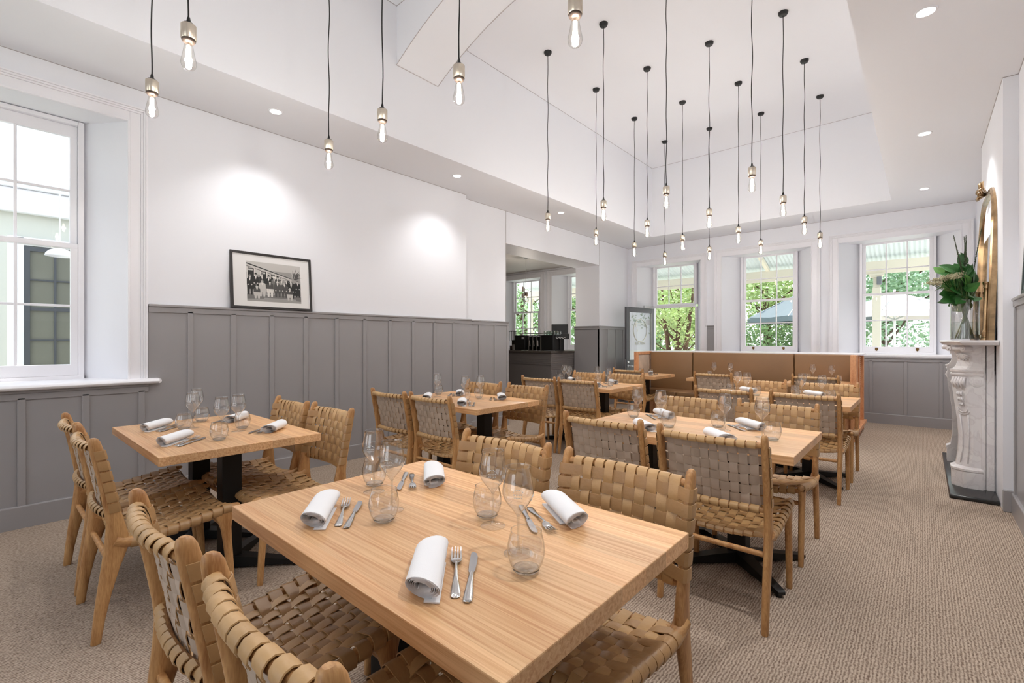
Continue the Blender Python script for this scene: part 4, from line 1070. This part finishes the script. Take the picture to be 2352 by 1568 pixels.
    for e in heads:
        for k in range(34):
            v = Vector((rn.gauss(0, 1), rn.gauss(0, 1), rn.gauss(0, .45)))*.016
            t_ = bmesh.new(); bmesh.ops.create_icosphere(t_, subdivisions=1, radius=.0045); merge(bm, t_, 0, Matrix.Translation(e+v+Vector((0, 0, .008))))
    finish(bm, 'umbel_flower', mat('umbel_pale', (176, 170, 138), .8, noise=(40, .2)), f)
vase()

# ------------------------------------------------------------------ open glass door
def door():
    hx, hy, fx, fy = -4.41, 9.69, -4.567, 8.715
    L = sqrt((hx-fx)**2+(hy-fy)**2); ang = atan2(hy-fy, hx-fx)
    r = empty('door_1', (fx, fy, 0), ang, kind='structure')     # local x runs from the free edge to the hinge, -y faces the camera
    t0, t1 = -.022, .022; zt = 2.0; zg = .905
    bm = NB()
    box(bm, (0, t0, .01), (.10, t1, zt), .003); box(bm, (L-.10, t0, .01), (L, t1, zt), .003)
    box(bm, (.10, t0, zt-.105), (L-.10, t1, zt), .003); box(bm, (.10, t0, .01), (L-.10, t1, zg), .003)
    finish(bm, 'door_frame', M_GREYD, r)
    bm = NB(); quad(bm, [(.10, -.003, zg), (L-.10, -.003, zg), (L-.10, -.003, zt-.105), (.10, -.003, zt-.105)]); pane = finish(bm, 'pane', thin_glass('door_glass', (.9, .95, .93), 1.5, 1.2, .12), r)
    for i, (a, b) in enumerate((((.10, zg), (.108, zt-.105)), ((L-.108, zg), (L-.10, zt-.105)))):
        bm = NB(); box(bm, (a[0], t0-.004, a[1]), (b[0], t1+.004, b[1])); finish(bm, 'glazing_bead', mat('pale_bead', (190, 195, 192), .4), r)
    m_l = mat('door_lettering', (236, 240, 226), .5)
    cx = .10+(L-.2)*.5
    bm = NB(); tube(bm, [(cx+.235*cos(2*pi*k/48), -.007, 1.52+.235*sin(2*pi*k/48)) for k in range(49)], .008, 6); finish(bm, 'logo_ring', m_l, r)
    bm = NB(); box(bm, (cx-.15, -.010, 1.655), (cx+.15, -.005, 1.672)); box(bm, (cx-.158, -.010, 1.60), (cx-.145, -.005, 1.672)); box(bm, (cx+.145, -.010, 1.60), (cx+.158, -.005, 1.672)); finish(bm, 'logo_bar', m_l, r)
    T = Matrix.Translation((cx, -.008, 1.245)) @ Matrix.Rotation(pi/2, 4, 'X')
    o = text_obj('KITCHEN', .085, m_l, Matrix(), r); o.matrix_local = T
    o = text_obj('1', .10, m_l, Matrix(), r); o.matrix_local = Matrix.Translation((cx-.10, -.008, 1.52)) @ Matrix.Rotation(pi/2, 4, 'X')
    bm = NB(); tube(bm, [(.05, -.022, .785), (.05, -.03, .785)], .026, 18); tube(bm, [(.05, -.028, .785), (.05, -.062, .785), (.062, -.070, .785), (.15, -.070, .782), (.17, -.068, .78)], [.011, .010, .009, .008, .007], 10)
    finish(bm, 'handle', M_CHROME, r, True)
    bm = NB(); tube(bm, [(.05, -.022, .865), (.05, -.036, .865)], [.027, .022], 18); finish(bm, 'lock', M_CHROME, r, True)
    bm = NB(); box(bm, (-.003, -.012, .70), (.001, .012, .92)); finish(bm, 'lock_plate', M_CHROME, r)
    bm = NB(); box(bm, (L-.42, -.075, zt-.01), (L-.12, -.022, zt+.045), .004); finish(bm, 'door_closer', M_STEEL, r)
door()

# ------------------------------------------------------------------ the bar seen through the wide opening
def bar():
    r = empty('bar_counter', (-5.455, 7.36, 0), 0, 'grey boarded bar counter with a dark bench top behind the opening', 'counter')
    bm = NB(); box(bm, (-3.2, 0, 0), (0, .65, 1.06)); box(bm, (-.62, .65, 0), (0, 2.0, 1.06))
    for k in range(4): z = .96-.035*k-.14*(k > 3); box(bm, (-3.2, -.010, z-.03), (0, 0, z), .002)
    for k in range(8): z = 1.05-.04*k; box(bm, (0, .02, z-.034), (.008, .80, z), .002)
    for k in range(18): box(bm, (0, .02+.045*k, 0), (.008, .06+.045*k, .72), .002)
    finish(bm, 'counter_body', mat('bar_grey', (118, 112, 110), .45), r)
    bm = NB(); box(bm, (-3.2, -.04, 1.06), (.03, .68, 1.10), .004); box(bm, (-.66, .68, 1.06), (.03, 2.0, 1.10), .004); finish(bm, 'bench_top', mat('bench_top', (92, 84, 78), .25), r)
    r = empty('coffee_machine', (-5.95, 7.58, 1.10), 0, 'black espresso machine with silver group heads on the bar counter', 'coffee machine')
    bm = NB(); box(bm, (-.50, -.16, .01), (-.22, .22, .315), .01); box(bm, (.20, -.16, .01), (.50, .22, .315), .01); box(bm, (-.22, 0, .01), (.20, .22, .315)); finish(bm, 'body', M_BLKP, r)
    for k in range(4):
        x = -.17+.105*k; bm = NB(); box(bm, (x, -.12, 0), (x+.03, -.02, .30), .006); finish(bm, 'group_panel', M_STEEL, r)
        bm = NB(); tube(bm, [(x+.06, -.13, .09), (x+.06, -.14, .21)], .008, 8); finish(bm, 'portafilter_handle', mat('pale_handle', (210, 205, 200), .4), r, True)
    bm = NB(); box(bm, (-.5, -.15, .345), (.5, -.14, .355)); box(bm, (-.5, -.15, .315), (-.49, -.14, .355)); box(bm, (.49, -.15, .315), (.5, -.14, .355)); box(bm, (-.5, .2, .345), (.5, .21, .355)); finish(bm, 'cup_rail', M_CHROME, r)
    bm = NB(); box(bm, (-.30, -.17, .235), (-.24, -.158, .28)); finish(bm, 'display', mat('display_frame', (180, 180, 180), .3), r)
    c0 = None; n = 0
    for j in range(2):
        for i in range(5):
            x, y = -5.70+i*.075, 7.50+j*.085
            lab = 'small upturned glass on top of the espresso machine, %s in the %s row' % (('first', 'second', 'middle', 'fourth', 'last')[i], ('front', 'rear')[j])
            if c0 is None:
                bm = NB(); lathe(bm, [(.034, 0), (.035, .03), (.030, .07), (.026, .085), (.001, .087)], 16); c0 = finish(bm, 'upturned_glass', thin_glass('cup_glass', (.85, .95, .88), 1.5, 1.5, .18), None, 'all', (x, y, 1.4155)); tag(c0, lab, 'glass', 'upturned glasses on the espresso machine')
            else: dup(c0, (x, y, 1.4155), 0, lab)
    r = empty('order_screen', (-5.43, 7.62, 1.10), math.radians(32), 'black point of sale screen seen from behind on the bar counter', 'screen')
    bm = NB(); box(bm, (-.09, -.07, 0), (.09, .09, .02), .004); tube(bm, [(0, .03, .01), (0, .02, .28)], .02, 10); finish(bm, 'stand', M_BLKP, r)
    bm = NB(); box(bm, (-.165, -.03, .24), (.165, .02, .53), .008); finish(bm, 'screen_back', M_BLKP, r)
    bm = NB(); box(bm, (-.13, -.075, .235), (.19, -.03, .34), .008); finish(bm, 'card_reader', M_BLKP, r)
    bm = NB(); rnd = random.Random(5)
    tube(bm, [(-.09+.02*k, -.079, .26+.018*sin(k*2.2)) for k in range(11)], .006, 6); finish(bm, 'cable', mat('white_cable', (225, 225, 225), .5), r)
    r = empty('coffee_grinder', (-6.60, 7.60, 1.10), 0, 'coffee grinder with a clear hopper standing left of the espresso machine', 'coffee grinder')
    bm = NB(); box(bm, (-.07, -.09, 0), (.11, .09, .10), .006); box(bm, (-.05, -.05, .10), (.12, .08, .22), .01); finish(bm, 'body', M_BLKP, r)
    bm = NB(); box(bm, (.02, -.11, 0), (.09, -.088, .12), .004); finish(bm, 'front_panel', M_STEEL, r)
    bm = NB(); box(bm, (-.09, -.1, .40), (.11, .08, .415)); [tube(bm, [(x, y, .2), (x, y, .41)], .005, 6) for x in (-.08, -.01, .05, .1) for y in (-.09, .07)]; finish(bm, 'hopper_frame', M_BLKP, r)
    bm = NB(); lathe(bm, [(.001, 0), (.030, 0), (.026, .05), (.018, .12), (.022, .16), (.030, .19), (.026, .22), (.012, .23), (.014, .245), (.001, .255)], 16)
    o = finish(bm, 'pepper_mill', M_COPPER, None, True, (-6.70, 7.46, 1.1005)); tag(o, 'copper coloured turned pepper mill at the left end of the bar top', 'pepper mill')
    r = empty('globe_pendant', (-6.38, 7.71, 0), 0, 'clear globe bulb pendant hanging in the bar room', 'pendant lamp')
    bm = NB(); lathe(bm, [(.001, -.03), (.05, -.03), (.055, 0)], 20, 0, (0, 0, 3.1), cap1=False); finish(bm, 'ceiling_rose', M_BLKP, r, True)
    bm = NB(); tube(bm, [(0, 0, 2.34), (0, 0, 3.08)], .004, 6); finish(bm, 'cord', mat('pale_cord', (215, 210, 205), .6), r)
    bm = NB(); lathe(bm, [(.001, .34), (.034, .34), (.036, .335), (.036, .255), (.001, .25)], 20, 0, (0, 0, 2.0)); finish(bm, 'socket', mat('dull_bronze', (130, 112, 98), .4, .5), r, True)
    bm = NB(); lathe(bm, [(.024, .25)]+[(.068*sin(math.radians(a)), .178-.068*cos(math.radians(a))+.0) for a in range(155, -1, -12)], 24, 0, (0, 0, 2.0)); g = finish(bm, 'globe', thin_glass('globe_glass', (.93, .94, .95), 1.5, 1.6, .12), r, 'all')
    bm = NB(); lathe(bm, [(.001, .23), (.012, .22), (.014, .19), (.001, .18)], 10, 0, (0, 0, 2.0)); finish(bm, 'filament', emat('bar_filament', (1, .9, .75), 12), g, True)
    l_ = bpy.data.lights.new('bar_lamp', 'POINT'); l_.energy = 30; l_.color = (1, .9, .8); l_.shadow_soft_size = .03; lo = bpy.data.objects.new('bar_lamp', l_); COL.objects.link(lo); lo.location = (-6.38, 7.71, 2.12)
bar()

# ------------------------------------------------------------------ outside
M_CREAM = mat('cream_paint', (226, 217, 200), .6)
bm = NB(); quad(bm, [(-60, -30, -.12), (40, -30, -.12), (40, 70, -.12), (-60, 70, -.12)]); struct('ground', bm, mat('ground_outside', (222, 222, 208), .9, noise=(.8, .2)))
bm = NB(); box(bm, (-10, 9.8, -.1), (4, 12.5, -.02)); struct('ground_verandah', bm, mat('verandah_paving', (226, 222, 214), .8))
def verandah():
    r = empty('verandah', (0, 0, 0), 0, 'verandah with corrugated iron roof and cream posts outside the back windows', 'verandah')
    bm = NB(); xs = [-10+.0127*k for k in range(int(14.2/.0127))]
    a = [bm.verts.new((x, 12.55, 2.93+.010*sin(2*pi*x/.0762))) for x in xs]; b = [bm.verts.new((x, 9.79, 3.75+.010*sin(2*pi*x/.0762))) for x in xs]
    for i in range(len(xs)-1): bm.faces.new([a[i], a[i+1], b[i+1], b[i]])
    finish(bm, 'roof_sheet', mat('corrugated_iron', (214, 222, 226), .5), r, True)
    bm = NB(); box(bm, (-10, 12.14, 2.77), (4.2, 12.24, 2.935), .004); box(bm, (-10, 12.18, 2.68), (4.2, 12.22, 2.77)); finish(bm, 'beam', M_CREAM, r)
    for x in (-9.9, -6.9, -3.8-.1, -.71, 2.4):
        bm = NB(); box(bm, (x-.07, 12.12, -.02), (x+.07, 12.26, 2.40), .01); box(bm, (x-.055, 12.13, 2.40), (x+.055, 12.25, 2.62)); box(bm, (x-.09, 12.10, 2.60), (x+.09, 12.28, 2.63), .005); box(bm, (x-.12, 12.09, 2.63), (x+.12, 12.29, 2.68), .006)
        finish(bm, 'post', M_CREAM, r)
    for x in (-8.3, -5.5, -2.72, .6, 3):
        bm = NB(); t = bmesh.new(); box(t, (-.035, 0, -.04), (.035, 2.5, .04)); merge(bm, t, 0, Matrix.Translation((x, 9.8, 3.66)) @ Matrix.Rotation(-math.radians(16.7), 4, 'X')); finish(bm, 'rafter', M_CREAM, r)
verandah()
bm = NB(); box(bm, (-.70, 11.98, 2.44), (-.62, 12.11, 2.60), .01)
tag(finish(bm, 'outdoor_speaker', mat('speaker_grey', (120, 122, 128), .5)), 'small grey loudspeaker fixed high on the cream verandah post', 'speaker')
def umbrella(x, y, ze, za, R_, rgb, lab):
    r = empty('garden_umbrella', (x, y, -.12), .3, lab, 'umbrella'); m_ = mat('canopy_%d' % rgb[0], rgb, .8); ze += .12; za += .12
    bm = NB(); n = 8; rim = [Vector((R_*cos(2*pi*(k+.5)/n), R_*sin(2*pi*(k+.5)/n), ze)) for k in range(n)]
    for k in range(n):
        a, b = rim[k], rim[(k+1) % n]; top = Vector((0, 0, za)); m1 = (a+b)/2*.97+Vector((0, 0, .03)); 
        A5, B5 = a*.5+top*.5-Vector((0, 0, .05)), b*.5+top*.5-Vector((0, 0, .05))
        for q in ([top, A5, B5], [A5, a, m1], [A5, m1, B5], [B5, m1, b]): bm.faces.new([bm.verts.new(v) for v in q])
        quad(bm, [a, m1, m1-Vector((0, 0, .14)), a-Vector((0, 0, .16))]); quad(bm, [m1, b, b-Vector((0, 0, .16)), m1-Vector((0, 0, .14))])
    finish(bm, 'canopy', m_, r)
    bm = NB(); tube(bm, [(0, 0, 0), (0, 0, za+.06)], .028, 10); finish(bm, 'pole', M_TRIM, r, True)
    for k in range(n):
        e = rim[k]; bm = NB(); tube(bm, [(0, 0, za-.05), tuple(e-Vector((0, 0, .01)))], .011, 6); tube(bm, [(0, 0, za-.75), tuple(e*.5+Vector((0, 0, za*.5-.06)))], .010, 6); finish(bm, 'rib', M_STEEL, r)
umbrella(-2.72, 17, 2.03, 2.95, 1.75, (104, 116, 122), 'dark grey garden umbrella seen through the middle back window')
umbrella(-.56, 16, 2.06, 2.60, 1.75, (240, 232, 230), 'pale garden umbrella seen through the right back window')
M_BARK = mat('bark', (96, 72, 58), .9, noise=(6, .4, (1, 1, .3)))
LV = [mat('foliage_bright', (182, 200, 136), .6, noise=(1.5, .35)), mat('foliage_mid', (150, 180, 128), .6, noise=(1.5, .35)), mat('foliage_blue', (158, 186, 152), .6, noise=(1.5, .3))]
def tree(x, y, h, cr, cz, n, mi, lab, seed, trunk=.1, lf=.13, stems=1, cat='tree', grp='trees outside', name='garden_tree', flat=.8):
    rn = random.Random(seed); r = empty(name, (x, y, -.12), 0, lab, cat, grp)
    bm = NB()
    clus = [(Vector((rn.gauss(0, cr*.45), rn.gauss(0, cr*.35), cz+rn.gauss(0, cr*.42*flat))), rn.uniform(.25, .5)*cr) for _ in range(26)]
    for k in range(n):
        c, q = rn.choice(clus); v = Vector((rn.gauss(0, 1), rn.gauss(0, 1), rn.gauss(0, 1))).normalized()*q*rn.random()**.33
        p = c+v; p.z = max(.1, p.z)
        d = Vector((rn.gauss(0, 1), rn.gauss(0, 1), rn.gauss(0, .6))).normalized(); s = d.orthogonal().normalized(); s = Matrix.Rotation(rn.uniform(0, 6.3), 3, d) @ s; L = lf*rn.uniform(.6, 1.3)
        quad(bm, [p, p+d*L*.5+s*L*.3, p+d*L, p+d*L*.5-s*L*.3])
    finish(bm, 'foliage', LV[mi], r)
    bm = NB()
    for k in range(stems):
        dx = (k-(stems-1)/2)*.25
        tube(bm, [(dx*.5, 0, 0), (dx, .05, h*.25), (dx*1.5+rn.uniform(-.1, .1), 0, h*.5), (dx*2.2, .1, h*.85)], [trunk, trunk*.85, trunk*.6, trunk*.2], 8)
    for k in range(9):
        z = h*rn.uniform(.15, .6); a = rn.uniform(0, 6.3); e = Vector((cos(a)*cr*.7, sin(a)*cr*.7, z+cr*.5)); tube(bm, [(0, 0, z), tuple(e*.5+Vector((0, 0, z*.5-.05))), tuple(e)], [trunk*.3, trunk*.2, .008], 6)
    finish(bm, 'trunk', M_BARK, r, True); return r
tree(-5.72, 14.2, 4.2, 1.25, 2.4, 2600, 0, 'slender multi-stemmed tree with bright leaves seen through the open doorway', 1, .095, .10, 3)
tree(-7.4, 18.5, 6, 2.6, 3.2, 7000, 0, 'bright green leafy tree behind the doorway, furthest left of the back garden', 2, .16, .15)
tree(-9.6, 21.5, 7, 3.0, 3.4, 6000, 1, 'mid green tree standing behind the slender tree of the doorway', 8, .2, .17)
tree(-4.6, 20.5, 6.5, 2.9, 3.3, 9000, 0, 'yellow green tree above the dark grey umbrella', 3, .18, .15)
tree(-1.2, 23, 7, 3.2, 3.6, 9000, 2, 'blue green tree above the pale umbrella', 4, .2, .17)
tree(2.6, 21, 6.5, 2.9, 3.4, 6000, 2, 'blue green tree at the far right of the garden', 5, .2, .16)
tree(-15.5, 18.5, 6, 2.8, 2.6, 7000, 1, 'dark green tree seen through the bar room windows', 6, .2, .16)
tree(-12.2, 19.5, 6, 2.6, 2.9, 6000, 1, 'green tree between the bar windows and the doorway', 12, .2, .16)
for i, (x, y, w_) in enumerate(((-8.6, 16.5, 1.6), (-4.5, 18.6, 2.0), (-2.9, 19, 1.6), (.9, 19.5, 1.7))):
    tree(x, y, 1.2, w_, .85, 5200, (1, 1, 1, 2)[i], ('low green shrub behind the doorway trees', 'dense hedge shrub under the dark grey umbrella', 'dense hedge shrub right of the grey umbrella pole', 'low shrub at the right of the garden')[i], 20+i, .04, .11, cat='shrub', grp='shrubs outside', name='garden_shrub', flat=.55)
# courtyard wing opposite the left-hand window
def annex():
    r = empty('courtyard_wing', (0, 0, 0), 0, 'cream painted courtyard wing opposite the left-hand window', 'building')
    X = -8.0
    bm = NB(); box(bm, (X-.3, -4, -.1), (X, 2.3, 3.9)); finish(bm, 'wall', mat('annex_cream', (208, 208, 198), .7), r)
    bm = NB(); box(bm, (X, -4, 2.80), (X+.10, 2.3, 3.08), .02); box(bm, (X, -4, 3.08), (X+.16, 2.3, 3.9)); box(bm, (X, .27, 2.43), (X+.03, 1.6, 2.53), .01); box(bm, (X, .20, -.1), (X+.03, .335, 2.53), .004); finish(bm, 'white_trim', M_TRIM, r)
    bm = NB(); box(bm, (X, .335, .95), (X+.03, .385, 2.42)); box(bm, (X, .385, 2.37), (X+.03, 1.5, 2.42)); box(bm, (X, .385, .95), (X+.03, 1.5, 1.0)); box(bm, (X, .59, 1), (X+.028, .61, 2.4))
    box(bm, (X, .385, 1.66), (X+.026, 1.5, 1.70))
    for z in (2.02, 1.30): box(bm, (X, .385, z), (X+.024, 1.5, z+.018))
    w = finish(bm, 'window', mat('dark_window_frame', (78, 80, 84), .4), r)
    bm = NB(); quad(bm, [(X+.006, .385, 1), (X+.006, 1.5, 1), (X+.006, 1.5, 2.4), (X+.006, .385, 2.4)]); finish(bm, 'pane', mat('olive_pane', (118, 117, 104), .15), w)
    r = empty('porch_lamp', (-6.6, .53, 0), 0, 'white enamel dome porch lamp seen through the left-hand window', 'outdoor lamp')
    bm = NB(); lathe(bm, [(.112, 2.16), (.104, 2.19), (.075, 2.22), (.03, 2.24), (.015, 2.27)], 24); finish(bm, 'shade', M_TRIM, r, True)
    bm = NB(); tube(bm, [(0, 0, 2.26), (0, 0, 3.3)], .006, 6); finish(bm, 'stem', M_TRIM, r); 
    bm = NB(); box(bm, (-6.95, -.9, 3.28), (-6.2, 1.5, 3.32)); finish(bm, 'porch_soffit', M_TRIM, r)
annex()
